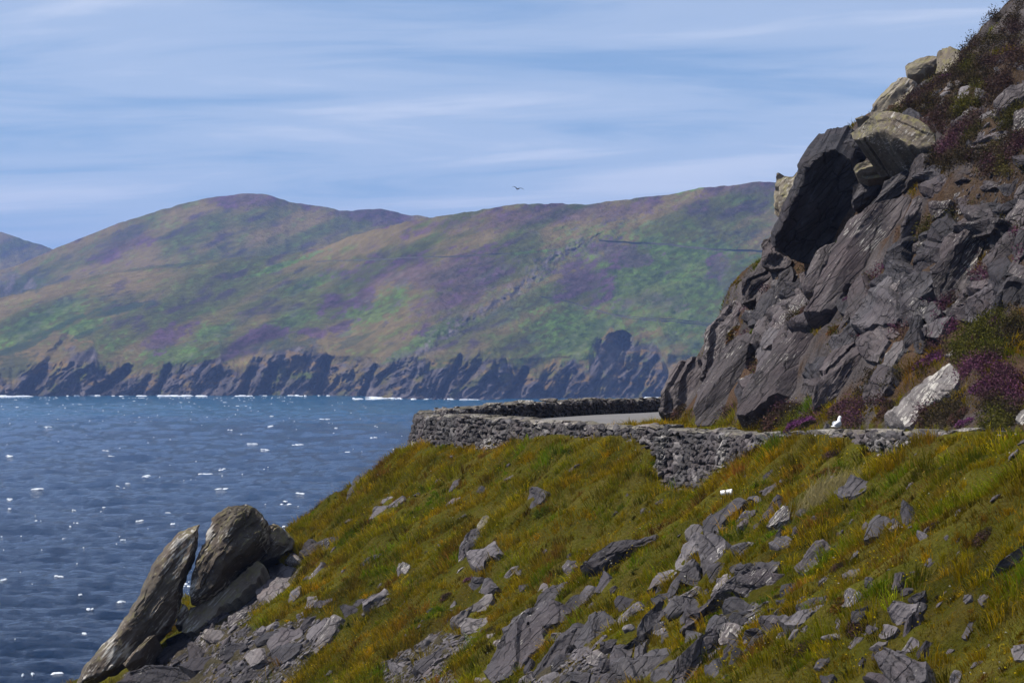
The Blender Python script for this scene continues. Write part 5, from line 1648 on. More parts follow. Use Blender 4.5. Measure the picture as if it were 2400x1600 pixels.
# individual loose stones in the scree: largest as objects of their own
stone_meshes = {}
for i, (tv, tf) in enumerate(STONE_T):
    for mn, mt in (('d', M_DARK), ('s', M_SLATE), ('p', M_PALE)):
        stone_meshes[(i, mn)] = mesh_from('loose_stone', tv, tf, None, mt, False)
rgk = np.random.default_rng(77)


def loose_stones(polys, n, smin, smax, label, group, seed, name='loose_stone', parent=None):
    pts = scatter_px(polys, n, seed)
    pts = pts[~occupied(pts[:, 0], pts[:, 1])]
    H = cast(pts[:, 0], pts[:, 1])
    H = H[~np.isnan(H[:, 0])][:n]
    NN = tnormal(H[:, 0], H[:, 1])
    for p, n_ in zip(H, NN):
        s = rgk.uniform(smin, smax)
        o = bpy.data.objects.new(name, stone_meshes[(int(rgk.integers(len(STONE_T))), 'dsp'[int(rgk.choice(3, p=[0.45, 0.43, 0.12]))])])
        COL.objects.link(o)
        F = frame_from(n_ + rgk.normal(0, 0.2, 3), np.array([0.75, 0.2, 0.6]) + rgk.normal(0, 0.25, 3))
        M = Matrix([list(F[0]), list(F[1]), list(F[2])]).to_4x4()
        sc = s * rgk.uniform(0.8, 1.25, 3)
        M = Matrix.Translation(Vector(p + n_ * s * 0.08)) @ M @ Matrix.Diagonal((sc[0], sc[1], sc[2], 1))
        o.matrix_world = M
        if parent is not None:
            o.parent = parent
        else:
            o['label'] = label
            o['category'] = 'stone'
            o['group'] = group


loose_stones([SCREE[0]], 190, 0.10, 0.28, 'loose grey stone in the scree beside the standing rocks', 'loose stones of the left scree', 401)
loose_stones([SCREE[1]], 22, 0.08, 0.20, 'loose grey stone in the small scree left of the huge slab', 'loose stones of the middle scree', 402)
loose_stones([SCREE[2], SCREE[3]], 30, 0.08, 0.20, 'loose grey stone among the slabs at the bottom centre', 'loose stones of the bottom scree', 403)
loose_stones(SCREE_C, 120, 0.08, 0.24, None, None, 404, name='stone', parent=cliff_ob)
# everything smaller
for (nm, polys, n, smin, smax, sd_, par, lab) in [('scree', SCREE, 6500, 0.02, 0.13, 411, hill_ob, None), ('rubble', SCREE_C, 2600, 0.02, 0.11, 412, cliff_ob, None)]:
    pts = scatter_px(polys, n, sd_)
    pts = pts[~occupied(pts[:, 0], pts[:, 1])][:n]
    H = cast(pts[:, 0], pts[:, 1])
    H = H[~np.isnan(H[:, 0])]
    sz = np.random.default_rng(sd_).uniform(0, 1, len(H)) ** 2.2 * (smax - smin) + smin
    stone_batch(nm, H, tnormal(H[:, 0], H[:, 1]), sz, M_SLATE if nm == 'scree' else M_CLIFF, sd_, parent=par)
# thin scatter over the whole grass slope and cliff
allp = np.stack([np.random.default_rng(5).uniform(200, 2400, 1500), np.random.default_rng(6).uniform(0, 1600, 1500)], 1)
allp = allp[~occupied(allp[:, 0], allp[:, 1])]
H = cast(allp[:, 0], allp[:, 1])
okk = ~np.isnan(H[:, 0])
H = H[okk]
dd_ = bil(RD, H[:, 0], H[:, 1])
dcc = bil(RDC, H[:, 0], H[:, 1])
for nm, msk, par in (('stray_stones', dd_ > 0.8, hill_ob), ('stray_stones', (dcc > 0.3) & (dd_ < 0), cliff_ob)):
    Hq = H[msk]
    stone_batch(nm, Hq, tnormal(Hq[:, 0], Hq[:, 1]), 0.03 + 0.16 * np.random.default_rng(8).random(len(Hq)) ** 2.5, M_SLATE, 420 + len(Hq) % 7, parent=par)

# ------------------------------------------------------------------ dry stone wall
wroot = bpy.data.objects.new('stone_wall', None)
COL.objects.link(wroot)
WC = resample(wall_pts, 0.2)
WC = WC[WC[:, 1] < 158]
wroot.location = WC[len(WC) // 3] - [0, 0, 0.9]
wroot['label'] = 'rough grey dry stone wall curving along the road edge'
wroot['category'] = 'wall'
seglen = np.hypot(np.diff(WC[:, 0]), np.diff(WC[:, 1]))
SL = np.concatenate([[0], np.cumsum(seglen)])
Tn = np.gradient(WC[:, :2], axis=0)
Tn /= np.linalg.norm(Tn, axis=1, keepdims=True)


def wall_at(s):
    x = np.interp(s, SL, WC[:, 0])
    y = np.interp(s, SL, WC[:, 1])
    z = np.interp(s, SL, WC[:, 2])
    tx = np.interp(s, SL, Tn[:, 0])
    ty = np.interp(s, SL, Tn[:, 1])
    l_ = math.hypot(tx, ty)
    tx /= l_
    ty /= l_
    return np.array([x, y, z]), np.array([tx, ty, 0.0]), np.array([-ty, tx, 0.0])


def local(o, root):
    o.parent = root
    o.matrix_parent_inverse = Matrix.Translation(-Vector(root.location))


HW = 0.29
# core
cv_, n_c = [], len(WC)
for i in range(n_c):
    p, t_, nn_ = wall_at(SL[i])
    out_z = np.interp(i / (n_c - 1), [0, 1], [0, 0])
    for (off, dz) in ((HW + 0.16, -1.75), (HW - 0.09, -0.12), (-HW + 0.09, -0.12), (-HW - 0.02, -1.3)):
        cv_.append(p + nn_ * off + np.array([0, 0, dz]))
cv_ = np.array(cv_)
i = np.arange(n_c - 1) * 4
cf = np.concatenate([np.stack([i + a, i + a + 1, i + a + 5, i + a + 4], 1) for a in range(3)])
M_CORE = rock_mat('wall_core', (0.03, 0.028, 0.028), (0.055, 0.05, 0.05), (0.09, 0.085, 0.08))
core = add('wall_core', mesh_from('wall_core', cv_, cf, None, M_CORE, False))
local(core, wroot)

stones = []      # (verts, faces, material index, apparent size)
rgk = np.random.default_rng(900)
WT = []
for kk in range(16):
    r2 = np.random.default_rng(700 + kk)
    n = 16
    p = r2.normal(0, 1, (n, 3))
    p = np.sign(p) * np.abs(p / np.linalg.norm(p, axis=1, keepdims=True)) ** 0.62
    p *= np.array([0.5, 0.5, 0.5]) * r2.uniform(0.85, 1.12, (n, 1))
    bm = bmesh.new()
    vs = [bm.verts.new(q) for q in p]
    bmesh.ops.convex_hull(bm, input=vs)
    bmesh.ops.delete(bm, geom=[v for v in bm.verts if not v.link_faces], context='VERTS')
    bmesh.ops.triangulate(bm, faces=bm.faces[:])
    bmesh.ops.recalc_face_normals(bm, faces=bm.faces[:])
    bm.verts.index_update()
    WT.append((np.array([v.co[:] for v in bm.verts]), np.array([[v.index for v in f.verts] for f in bm.faces])))
    bm.free()


def put_stone(s, h, l_, hh, dep, side, tilt, outw):
    p, t_, nn_ = wall_at(s)
    tv, tf = WT[int(rgk.integers(len(WT)))]
    v = tv * np.array([l_, dep, hh])
    c_, s__ = math.cos(tilt), math.sin(tilt)
    v = np.stack([v[:, 0] * c_ - v[:, 2] * s__, v[:, 1], v[:, 0] * s__ + v[:, 2] * c_], 1)
    ya = rgk.normal(0, 0.14)
    v = np.stack([v[:, 0] * math.cos(ya) - v[:, 1] * math.sin(ya), v[:, 0] * math.sin(ya) + v[:, 1] * math.cos(ya), v[:, 2]], 1)
    tl = t_ if side > 0 else -t_
    c0 = p + nn_ * side * outw + np.array([0, 0, h])
    w_ = v[:, :1] * tl + v[:, 1:2] * (nn_ * side) + v[:, 2:3] * np.array([0, 0, 1.0])
    stones.append((w_ + c0, tf, math.sqrt(l_ * hh) / p[1] * (1 if side > 0 and p[1] < 107 else 0.3), c0))


s_end = SL[-1]
s_out_end = SL[np.argmax(WC[:, 1] > 110.5)]
h = -0.08
for (side, s0, s1, hmax) in ((1, 0.0, s_out_end, 1.62), (-1, SL[np.argmax(WC[:, 1] > 100)], s_end, 0.85)):
    row = 0
    h = -0.10
    while -h < hmax:
        rh = rgk.uniform(0.12, 0.19)
        s = s0 + rgk.uniform(0, 0.3)
        while s < s1:
            l_ = rgk.uniform(0.11, 0.30) * (1.9 if rgk.random() < 0.16 else 1) * (1.25 if side < 0 else 1)
            hh = rh * rgk.uniform(0.55, 1.35)
            p, t_, nn_ = wall_at(s + l_ / 2)
            if side > 0:
                q = p + nn_ * (HW + 0.35)
                zt = float(bil(RZ, np.array([q[0]]), np.array([q[1]]))[0])
                vis = p[2] + h > zt - 0.22
            else:
                vis = True
            if vis:
                bat = 0.20 * max(0, -h)
                put_stone(s + l_ / 2, h - rh / 2 + rgk.normal(0, 0.025), l_ * 1.10, hh * 1.12, rgk.uniform(0.2, 0.3), side, rgk.normal(0.22, 0.28), HW - 0.07 + bat * (1 if side > 0 else 0.2) + rgk.uniform(-0.035, 0.05))
            s += l_ * 0.98
        h -= rh * 0.94
        row += 1
n_face = len(stones)
# coping: irregular flat slabs across the top
s = 0.0
cop = []
while s < s_end:
    l_ = rgk.uniform(0.35, 1.0)
    p, t_, nn_ = wall_at(s + l_ / 2)
    tv, tf = WT[int(rgk.integers(len(WT)))]
    v = tv * np.array([l_ * 1.12, rgk.uniform(0.58, 0.78), rgk.uniform(0.10, 0.19)])
    tl_ = rgk.normal(0.0, 0.06)
    v = np.stack([v[:, 0] * math.cos(tl_) - v[:, 2] * math.sin(tl_), v[:, 1], v[:, 0] * math.sin(tl_) + v[:, 2] * math.cos(tl_)], 1)
    w_ = v[:, :1] * t_ + v[:, 1:2] * nn_ + v[:, 2:3] * np.array([0, 0, 1.0])
    c0 = p + np.array([0, 0, -0.10 + rgk.normal(0, 0.035)]) + nn_ * rgk.normal(0, 0.03)
    cop.append((w_ + c0, tf, l_ / p[1], c0))
    # small chips on top
    if rgk.random() < 0.8:
        tv, tf = STONE_T[int(rgk.integers(len(STONE_T)))]
        v = tv * rgk.uniform(0.06, 0.18) * np.array([1, 1, 0.8])
        c1 = c0 + t_ * rgk.uniform(-0.3, 0.3) + nn_ * rgk.uniform(-0.2, 0.25) + np.array([0, 0, 0.05])
        cop.append((v + c1, tf, 0.0, c1))
    s += l_ * 0.95


def add_stone(rec, mat, name):
    v, f_, sz, c0 = rec
    me = mesh_from(name, v - c0, f_, None, mat, False)
    o = add(name, me, loc=c0)
    local(o, wroot)


def join_stones(recs, mat, name):
    c = 0
    vs, fs = [], []
    for (v, f_, sz, c0) in recs:
        vs.append(v)
        fs.append(f_ + c)
        c += len(v)
    o = add(name, mesh_from(name, np.concatenate(vs), np.concatenate(fs), None, mat, False), kind='stuff')
    local(o, wroot)


order = sorted(range(len(stones)), key=lambda q: -stones[q][2])
for q in order[:300]:
    add_stone(stones[q], M_WALL, 'stone')
join_stones([stones[q] for q in order[300:]], M_WALL, 'small_stones')
cop_o = sorted(range(len(cop)), key=lambda q: -cop[q][2])
nc = min(110, sum(1 for c_ in cop if c_[2] > 0))
for q in cop_o[:nc]:
    add_stone(cop[q], M_COPE, 'coping_stone')
join_stones([cop[q] for q in cop_o[nc:]], M_COPE, 'coping_chips')
# pale round stone in the buttress
# ------------------------------------------------------------------ grass
def blades(name, Pn, up, lean, Ln, Wd, col, seed, kind='stuff', label=None, cat=None, mat=None, parent=None, simple=None):
    n = len(Pn)
    rgk = np.random.default_rng(seed)
    ang = rgk.uniform(0, 2 * np.pi, n)
    side = np.stack([np.cos(ang), np.sin(ang) * 0.6, np.zeros(n)], 1)
    hw = side * (Wd * 0.5)[:, None]
    m_ = Pn + up * (Ln * 0.55)[:, None] + lean * (Ln * 0.22)[:, None]
    tip = Pn + up * (Ln * 0.80)[:, None] + lean * (Ln * 0.75)[:, None]
    V_ = np.stack([Pn - hw, Pn + hw, m_ - hw * 0.75, m_ + hw * 0.75, tip], 1).reshape(-1, 3)
    b0 = np.arange(n) * 5
    F_ = np.concatenate([np.stack([b0, b0 + 1, b0 + 3], 1), np.stack([b0, b0 + 3, b0 + 2], 1), np.stack([b0 + 2, b0 + 3, b0 + 4], 1)])
    C_ = np.repeat(col, 5, axis=0)
    if simple is not None:            # short blades: one triangle each
        k_ = np.nonzero(simple)[0]
        keep = np.concatenate([np.nonzero(~simple)[0], np.nonzero(~simple)[0] + n, np.nonzero(~simple)[0] + 2 * n])
        F_ = np.concatenate([F_[keep], np.stack([k_ * 5, k_ * 5 + 1, k_ * 5 + 4], 1)])
    return add(name, mesh_from(name, V_, F_, C_, mat or M_BLADE, False), kind=kind, label=label, cat=cat, parent=parent)


rgk = np.random.default_rng(55)


def plant_field(NC, per, spread, seed, short=False):
    """grass roots: NC candidate tussock centres, per blades round each; returns arrays"""
    r = np.random.default_rng(seed)
    cx = r.uniform(-17, 15, NC)
    cy = r.uniform(46, 112, NC)
    d_ = bil(RD, cx, cy)
    dc_ = bil(RDC, cx, cy)
    cz = bil(RZ, cx, cy)
    px, py = proj(cx, cy, cz)
    nt = tnormal(cx, cy, 0.25)
    okv = (px > 60) & (px < 2520) & (py < 1690) & (py > -60)
    tus = fbm(cx / 0.9, cy / 0.9, cz / 0.9, 3, 501)
    rea = fbm(cx / 2.4, cy / 2.4, cz / 2.4, 3, 502)
    scr = zone(px, py, SCREE)
    slope = (d_ > 0.45) & (~scr | (r.random(NC) < 0.06)) & (r.random(NC) < 0.72 / nt[:, 2])
    verge = (d_ < -5.1) & (dc_ < 0.5)
    cl = (dc_ >= 0.5) & (d_ < 0) & ~zone(px, py, SCREE_C) & (tus + 0.8 * rea > 0.05) & (r.random(NC) < 0.8)
    m = okv & (slope | verge | cl)
    cx, cy, nt, tus, rea = cx[m], cy[m], nt[m], tus[m], rea[m]
    kind = np.where(slope[m], 0, np.where(verge[m], 1, 2))
    n = len(cx)
    size = np.clip(1 + 0.95 * tus + r.normal(0, 0.28, n), 0.35, 2.2)
    rad = np.abs(r.normal(0, 1, (n, per))) * spread
    ang = r.uniform(0, 2 * np.pi, (n, per))
    ox = np.cos(ang) * rad * size[:, None]
    oy = np.sin(ang) * rad * size[:, None]
    bx = (cx[:, None] + ox).ravel()
    by = (cy[:, None] + oy).ravel()
    bz = bil(RZ, bx, by)
    out = np.stack([np.cos(ang), np.sin(ang), np.zeros_like(ang)], -1).reshape(-1, 3) * np.clip(rad / spread, 0.2, 1.6).ravel()[:, None]
    rp = lambda a: np.repeat(a, per, axis=0)
    down = np.stack([nt[:, 0], nt[:, 1], np.zeros(n)], 1)
    down /= np.linalg.norm(down, axis=1, keepdims=True) + 1e-6
    px, py = proj(bx, by, bz)
    keep = ~occupied(px, py) & (bil(RD, bx, by) * np.where(rp(kind) == 0, 1, -1) > 0.38)
    cc = r.normal(0, 1, (n, 3))
    up = rp(nt) * 0.4 + np.array([0, 0, 0.8])
    up /= np.linalg.norm(up, axis=1, keepdims=True)
    lean = out * 0.55 + rp(down) * 0.45 + r.normal(0, 0.25, (n * per, 3)) + np.array([0.22, 0, -0.25])
    Ln = (0.10 if short else 0.195) * rp(size) * r.uniform(0.55, 1.3, n * per)
    Ln = np.where(rp(kind) == 2, Ln * 0.7, Ln)
    c3 = np.stack([bx, by, bz], 1)
    f = lambda sc_, sd__, a, b_: np.clip(a + b_ * fbm(cx / sc_, cy / sc_, bil(RZ, cx, cy) / sc_, 3, sd__), 0, 1)[:, None]
    k1, k2, k3, k4 = f(1.6, 520, 0.62, 1.1), f(1.1, 521, -0.12, 1.5), f(0.8, 522, -0.25, 1.4), f(0.6, 523, -0.3, 1.4)
    gc = gcol * (1 - k1) + gyel * k1
    gc = gc * (1 - k2) + gbri * k2
    gc = gc * (1 - k3) + gbrn * k3
    gc = gc * (1 - k4 * 0.8) + gdark * k4 * 0.8
    gc = gc * np.clip(1 + 0.34 * cc[:, :1], 0.35, 1.8) * (1 + 0.07 * cc)
    col = rp(gc) * r.uniform(0.7, 1.35, (n * per, 1))
    dry = r.random(n * per) < 0.09
    col[dry] = np.array([0.30, 0.20, 0.03]) * r.uniform(0.7, 1.3, (dry.sum(), 1))
    Wd = r.uniform(0.010, 0.019, n * per)
    return [a[keep] for a in (c3, up, lean, Ln, Wd, np.clip(col, 0.004, 1), rp(kind))]


gcol = np.array([0.185, 0.165, 0.005])
gyel = np.array([0.290, 0.192, 0.005])
gbri = np.array([0.130, 0.195, 0.005])
gbrn = np.array([0.175, 0.088, 0.014])
gdark = np.array([0.045, 0.046, 0.004])
FA = plant_field(19000, 54, 0.105, 61)
FB = plant_field(90000, 15, 0.17, 62, True)
FB[5] = FB[5] * 0.72  # short grass coloured darker, painting shade into the hollows between tussocks
F7 = [np.concatenate(q) for q in zip(FA, FB)]
SIMPLE = np.concatenate([np.zeros(len(FA[0]), bool), np.ones(len(FB[0]), bool)])
for ki, nm, lab in ((0, 'grass', 'yellow green tufted grass covering the slope below the wall'), (1, 'verge_grass', 'grass on the verge between the road and the cliff'), (2, 'cliff_grass', 'grass and moss growing between the cliff rocks')):
    m = F7[6] == ki
    print(nm, m.sum())
    blades(nm, F7[0][m] - np.array([0, 0, 0.01]), F7[1][m], F7[2][m], F7[3][m], F7[4][m], F7[5][m], 60, label=lab, cat='grass', simple=SIMPLE[m])
# roots for flowers and seed heads
gx = rgk.uniform(-17, 15, 60000)
gy = rgk.uniform(46, 112, 60000)
gz = bil(RZ, gx, gy)
px, py = proj(gx, gy, gz)
nrm_t = tnormal(gx, gy, 0.25)
d_ = bil(RD, gx, gy)
vis = (px > 60) & (px < 2520) & (py < 1690) & (py > -60) & ~occupied(px, py)
slopeg = vis & (d_ > 0.45) & ~zone(px, py, SCREE)
verge = vis & (d_ < -5.1) & (bil(RDC, gx, gy) < 0.5)

# seed heads / dry thrift and yellow flowers: tiny three-sided heads
def heads(name, pts, size, cols, seed, label, cat):
    rgk = np.random.default_rng(seed)
    n = len(pts)
    octv = np.array([[1, 0, 0], [-0.5, 0.87, 0], [-0.5, -0.87, 0], [0, 0, 0.9], [0, 0, -0.7]])
    octf = np.array([[0, 1, 3], [1, 2, 3], [2, 0, 3], [1, 0, 4], [2, 1, 4], [0, 2, 4]])
    V_ = pts[:, None, :] + octv[None] * size[:, None, None] * rgk.uniform(0.7, 1.3, (n, 1, 3))
    F_ = octf[None] + (np.arange(n) * 5)[:, None, None]
    return add(name, mesh_from(name, V_.reshape(-1, 3), F_.reshape(-1, 3), np.repeat(cols, 5, axis=0), M_PETAL, False), kind='stuff', label=label, cat=cat)


fl = np.nonzero((slopeg | verge) & (fbm(gx / 1.8, gy / 1.8, None, 2, 530) > 0.02))[0]
fl = rgk.choice(fl, min(1700, len(fl)), replace=False)
fp = np.stack([gx[fl], gy[fl], gz[fl]], 1) + nrm_t[fl] * rgk.uniform(0.12, 0.26, (len(fl), 1))
fc = np.where(rgk.random((len(fl), 1)) < 0.93, np.array([[0.62, 0.47, 0.01]]), np.array([[0.62, 0.60, 0.52]]))
heads('wildflowers', fp, rgk.uniform(0.009, 0.022, len(fl)), fc * rgk.uniform(0.8, 1.1, (len(fl), 1)), 61, 'tiny yellow flowers dotted through the grass', 'flowers')
th = np.nonzero((slopeg) & (fbm(gx / 1.3, gy / 1.3, None, 2, 531) > 0.34))[0]
th = rgk.choice(th, min(9000, len(th)), replace=False)
tp = np.stack([gx[th], gy[th], gz[th]], 1) + nrm_t[th] * rgk.uniform(0.10, 0.24, (len(th), 1))
heads('seed_heads', tp, rgk.uniform(0.007, 0.014, len(th)), np.array([[0.24, 0.145, 0.085]]) * rgk.uniform(0.6, 1.3, (len(th), 1)), 62, 'brown dry seed heads in the grass', 'seed heads')

# ------------------------------------------------------------------ heather and cushions
def bush_mesh(name, rx, ry, rz, n, pal, seed, leaf=0.03):
    rgk = np.random.default_rng(seed)
    u = rgk.normal(0, 1, (n, 3))
    u /= np.linalg.norm(u, axis=1, keepdims=True)
    u[:, 2] = np.abs(u[:, 2]) * 1.0 - 0.12
    lump = 1 + 0.30 * fbm(u[:, 0] * 2.4 + seed, u[:, 1] * 2.4, u[:, 2] * 2.4, 3, seed % 89)
    rad = rgk.uniform(0.35, 1.0, n) ** 0.35 * lump
    p = u * rad[:, None] * np.array([rx, ry, rz])
    d1 = rgk.normal(0, 1, (n, 3)) + u * 0.9
    d1 /= np.linalg.norm(d1, axis=1, keepdims=True)
    d2 = np.cross(d1, rgk.normal(0, 1, (n, 3)))
    d2 /= np.linalg.norm(d2, axis=1, keepdims=True)
    s = rgk.uniform(0.6, 1.5, (n, 1)) * leaf
    V_ = np.stack([p - d2 * s * 0.5, p + d2 * s * 0.5, p + d1 * s * 1.9], 1).reshape(-1, 3)
    F_ = np.arange(n * 3).reshape(n, 3)
    w = np.clip(0.5 + 1.2 * fbm(p[:, 0] * 6 / rx * 0.2, p[:, 1] * 6 / rx * 0.2, p[:, 2] * 4, 2, seed % 83 + 3) + rgk.normal(0, 0.25, n), 0, 1)[:, None]
    c = pal[0] * (1 - w) + pal[1] * w
    c = c * rgk.uniform(0.6, 1.4, (n, 1))
    return mesh_from(name, V_, F_, np.repeat(np.clip(c, 0.003, 1), 3, axis=0), M_LEAF, False)


PURPLE = (np.array([0.055, 0.034, 0.028]), np.array([0.155, 0.052, 0.145]))
BROWNH = (np.array([0.042, 0.033, 0.020]), np.array([0.098, 0.054, 0.045]))
RUST = (np.array([0.075, 0.055, 0.012]), np.array([0.16, 0.062, 0.018]))
MOSS = (np.array([0.055, 0.075, 0.006]), np.array([0.135, 0.150, 0.012]))
STRAW = (np.array([0.20, 0.165, 0.065]), np.array([0.36, 0.31, 0.15]))
DUSKY = (np.array([0.025, 0.024, 0.014]), np.array([0.05, 0.038, 0.026]))
protos = {}
for key, pal, kinds in (('purple', PURPLE, 3), ('brown', BROWNH, 3), ('rust', RUST, 2), ('moss', MOSS, 3), ('dusky', DUSKY, 2)):
    for q in range(kinds):
        protos[(key, q)] = bush_mesh({'purple': 'heather', 'brown': 'heather', 'rust': 'bilberry', 'moss': 'moss', 'dusky': 'shrub'}[key], 1, 1, 0.75, 1500, pal, 31 * q + len(key) * 7 + 2, leaf=0.075)
NAMES = {'purple': 'heather_bush', 'brown': 'heather_bush', 'rust': 'bilberry_bush', 'moss': 'moss_cushion', 'dusky': 'dark_shrub'}
CATS = {'purple': 'heather', 'brown': 'heather', 'rust': 'shrub', 'moss': 'moss', 'dusky': 'shrub'}
bk = np.random.default_rng(1234)


def bush(f, x, y, rpx, key, label, group=None, flat=0.7):
    q = fr(f, [(x, y)])[0]
    s = FR[f][2]
    Hh = cast([q[0]], [q[1] + rpx / s * 0.45])[0]
    if np.isnan(Hh[0]):
        return
    r = rpx / s * Hh[1] / FPX
    kinds = [k_ for k_ in protos if k_[0] == key]
    o = bpy.data.objects.new(NAMES[key], protos[kinds[int(bk.integers(len(kinds)))]])
    COL.objects.link(o)
    nn_ = tnormal(np.array([Hh[0]]), np.array([Hh[1]]))[0]
    F = frame_from(nn_ * 0.7 + np.array([0, -0.25, 0.6]), np.array([0.75, 0.1, 0.6]))
    a = bk.uniform(-0.5, 0.5)
    M = Matrix.Translation(Vector(Hh - nn_ * r * 0.1)) @ Matrix([list(F[0]), list(F[1]), list(F[2])]).to_4x4() @ Matrix.Rotation(a, 4, 'Z') @ Matrix.Diagonal((r * bk.uniform(1.0, 1.35), r * bk.uniform(0.8, 1.0), r * flat * 1.15, 1))
    o.matrix_world = M
    o['label'] = label
    o['category'] = CATS[key]
    if group:
        o['group'] = group


for (px_, key, r_, dz, lab) in ((1886, 'purple', 0.25, 0.10, 'purple heather bush growing on top of the roadside wall left of the gull'), (1908, 'dusky', 0.16, 0.10, 'dark twiggy clump beside the heather on the roadside wall')):
    Yw = float(np.interp(-px_, [-q[0] for q in wall_px], [q[1] for q in wall_px]))
    pw, tw, nw = wall_at(np.interp(Yw, WC[:, 1], SL))
    o = bpy.data.objects.new(NAMES[key], protos[(key, 0)])
    COL.objects.link(o)
    o.location = pw + nw * 0.12 + np.array([0, 0, dz])
    o.rotation_euler = (0, math.radians(-22), 0)
    o.scale = (r_ * 1.3, r_, r_ * 0.8)
    o['label'] = lab
    o['category'] = CATS[key]
bush('B', 1320, 1200, 55, 'dusky', 'dark round shrub on the verge above the gull')
bush('B', 1540, 1160, 85, 'brown', 'dark brown heather mound left of the white lichened boulder')
bush('B', 860, 1200, 130, 'brown', 'reddish heather mound at the foot of the broad cliff slab')
bush('B', 760, 1215, 70, 'brown', 'small reddish heather mound left of the one below the broad cliff slab')
bush('B', 1240, 1150, 90, 'brown', 'brown heather spread right of the foot of the cliff slabs')
bush('B', 1840, 830, 120, 'purple', 'bright purple heather mound in the right of the cliff')
bush('B', 1930, 685, 42, 'purple', 'small bright purple heather tuft above the big purple mound')
bush('B', 1660, 420, 55, 'purple', 'purple heather tuft below the smooth dark slab of the cliff')
bush('B', 1600, 300, 60, 'purple', 'purple heather tuft at the right rim of the great smooth slab')
bush('B', 1520, 285, 45, 'purple', 'small purple heather at the right rim of the great smooth slab')
bush('B', 1300, 490, 45, 'purple', 'purple heather tuft at the lower rim of the great smooth slab')
bush('B', 1060, 545, 85, 'brown', 'brown heather hanging between two cliff slabs')
bush('B', 1010, 715, 95, 'purple', 'dusky purple heather ledge above the broad cliff slab')
bush('B', 930, 770, 45, 'brown', 'small brown heather at the left end of the heather ledge')
bush('B', 1200, 690, 50, 'rust', 'rust coloured tuft right of the heather ledge')
bush('B', 600, 680, 75, 'rust', 'rust coloured cushion on the left buttress of the cliff')
bush('B', 690, 720, 55, 'moss', 'olive moss cushion right of the rust cushion on the left buttress')
bush('B', 1440, 800, 50, 'rust', 'orange tuft in the crack of the middle cliff slabs')
bush('B', 1350, 705, 36, 'moss', 'yellow moss on the middle cliff slabs')
bush('B', 1150, 350, 50, 'moss', 'bright green moss cushion at the left rim of the great smooth slab')
bush('B', 960, 650, 55, 'moss', 'moss cushion beside the pointed cliff slab')
bush('B', 1930, 550, 62, 'rust', 'orange brown cushion under the tall shard of the cliff')
bush('B', 2060, 570, 40, 'moss', 'small green moss by the orange brown cushion')
bush('B', 1840, 600, 40, 'dusky', 'dark shrub left of the orange brown cushion')
bush('B', 1880, 680, 40, 'dusky', 'dark shrub beside the small bright heather tuft')
bush('B', 2120, 1010, 90, 'purple', 'purple heather patch right of the white lichened boulder')
bush('B', 2000, 1260, 80, 'purple', 'purple heather at the roadside right of the white lichened boulder')
bush('B', 1960, 1210, 80, 'brown', 'brown purple heather just right of the white lichened boulder')
bush('B', 2200, 620, 70, 'purple', 'purple heather clump under the scree at the right edge')
bush('B', 2100, 730, 90, 'brown', 'dull heather clump left of the one under the scree')
bush('B', 1780, 1180, 70, 'brown', 'brown heather leaning on the white lichened boulder')
bush('B', 210, 1040, 45, 'rust', 'mossy cushion on the lowest rock of the cliff nose')
bush('B', 260, 1180, 70, 'brown', 'brown heather at the foot of the cliff nose beside the road')
bush('A', 1900, 590, 45, 'purple', 'bright pink heather tuft right of the pale lichened boulder')
bush('A', 2040, 660, 50, 'purple', 'pink heather tuft below the slab at the upper right')
bush('A', 1880, 195, 50, 'purple', 'pink heather near the cliff top by the pale boulders')
bush('A', 1810, 340, 32, 'purple', 'small pink heather in the rubble above the pale lichened boulder')
bush('A', 1820, 420, 70, 'brown', 'brown heather mound right above the pale lichened boulder')
bush('A', 1680, 390, 60, 'brown', 'brown heather mound on the ledge above the pale lichened boulder')
bush('A', 2050, 520, 50, 'moss', 'green moss tuft by the upper slab')
bush('A', 1240, 1200, 50, 'moss', 'green moss at the lower right of the dark overhang')
bush('A', 1700, 110, 60, 'brown', 'brown heather between the two boulders at the cliff top')
bush('A', 1860, 1070, 70, 'rust', 'orange tuft above the tall shard of the cliff')
bush('F', 600, 590, 55, 'purple', 'purple heather sprig beside the black block in the grass')
bush('F', 440, 705, 55, 'brown', 'reddish heather patch left of the black block in the grass')
bush('F', 745, 935, 45, 'dusky', 'round dark cushion beside the greenish angular block')
bush('F', 1510, 1085, 48, 'brown', 'round brown cushion on the pale angular block')
bush('F', 1105, 1000, 42, 'brown', 'brown cushion on the right side of the huge slab')
bush('F', 630, 1260, 55, 'brown', 'brown cushion at the left foot of the huge slab')
bush('F', 2080, 665, 62, 'moss', 'dark green cushion in the hollow of the central outcrop')
bush('F', 1110, 110, 75, 'moss', 'bright green grass hummock right of the square boulder')
bush('F', 1600, 560, 60, 'moss', 'green tuft growing on the long tapering slab')
bush('F', 780, 320, 24, 'brown', 'little brown cushion on top of the angular boulder')
bush('G', 480, 735, 65, 'moss', 'bright green moss pillow under the largest slab')
bush('G', 845, 585, 30, 'rust', 'rusty red tuft at the right tip of the largest slab')
bush('G', 840, 635, 26, 'dusky', 'dark clump below the rusty red tuft')
bush('G', 540, 270, 50, 'moss', 'dark green hummock right of the central outcrop')
bush('G', 1230, 440, 60, 'brown', 'brown heather hummock right of the boat shaped rock')
bush('G', 1270, 640, 90, 'rust', 'wide brown heather hummock below the pale flat stone')
bush('G', 1830, 640, 40, 'dusky', 'dark heather tuft in the far right grass')
bush('G', 1820, 190, 55, 'brown', 'dark brown hummock right of the twisted rock')
bush('G', 2130, 240, 80, 'brown', 'broad brown hummock toward the upper right of the grass')
bush('G', 1020, 930, 75, 'brown', 'dull brown hummock near the bottom right of centre')
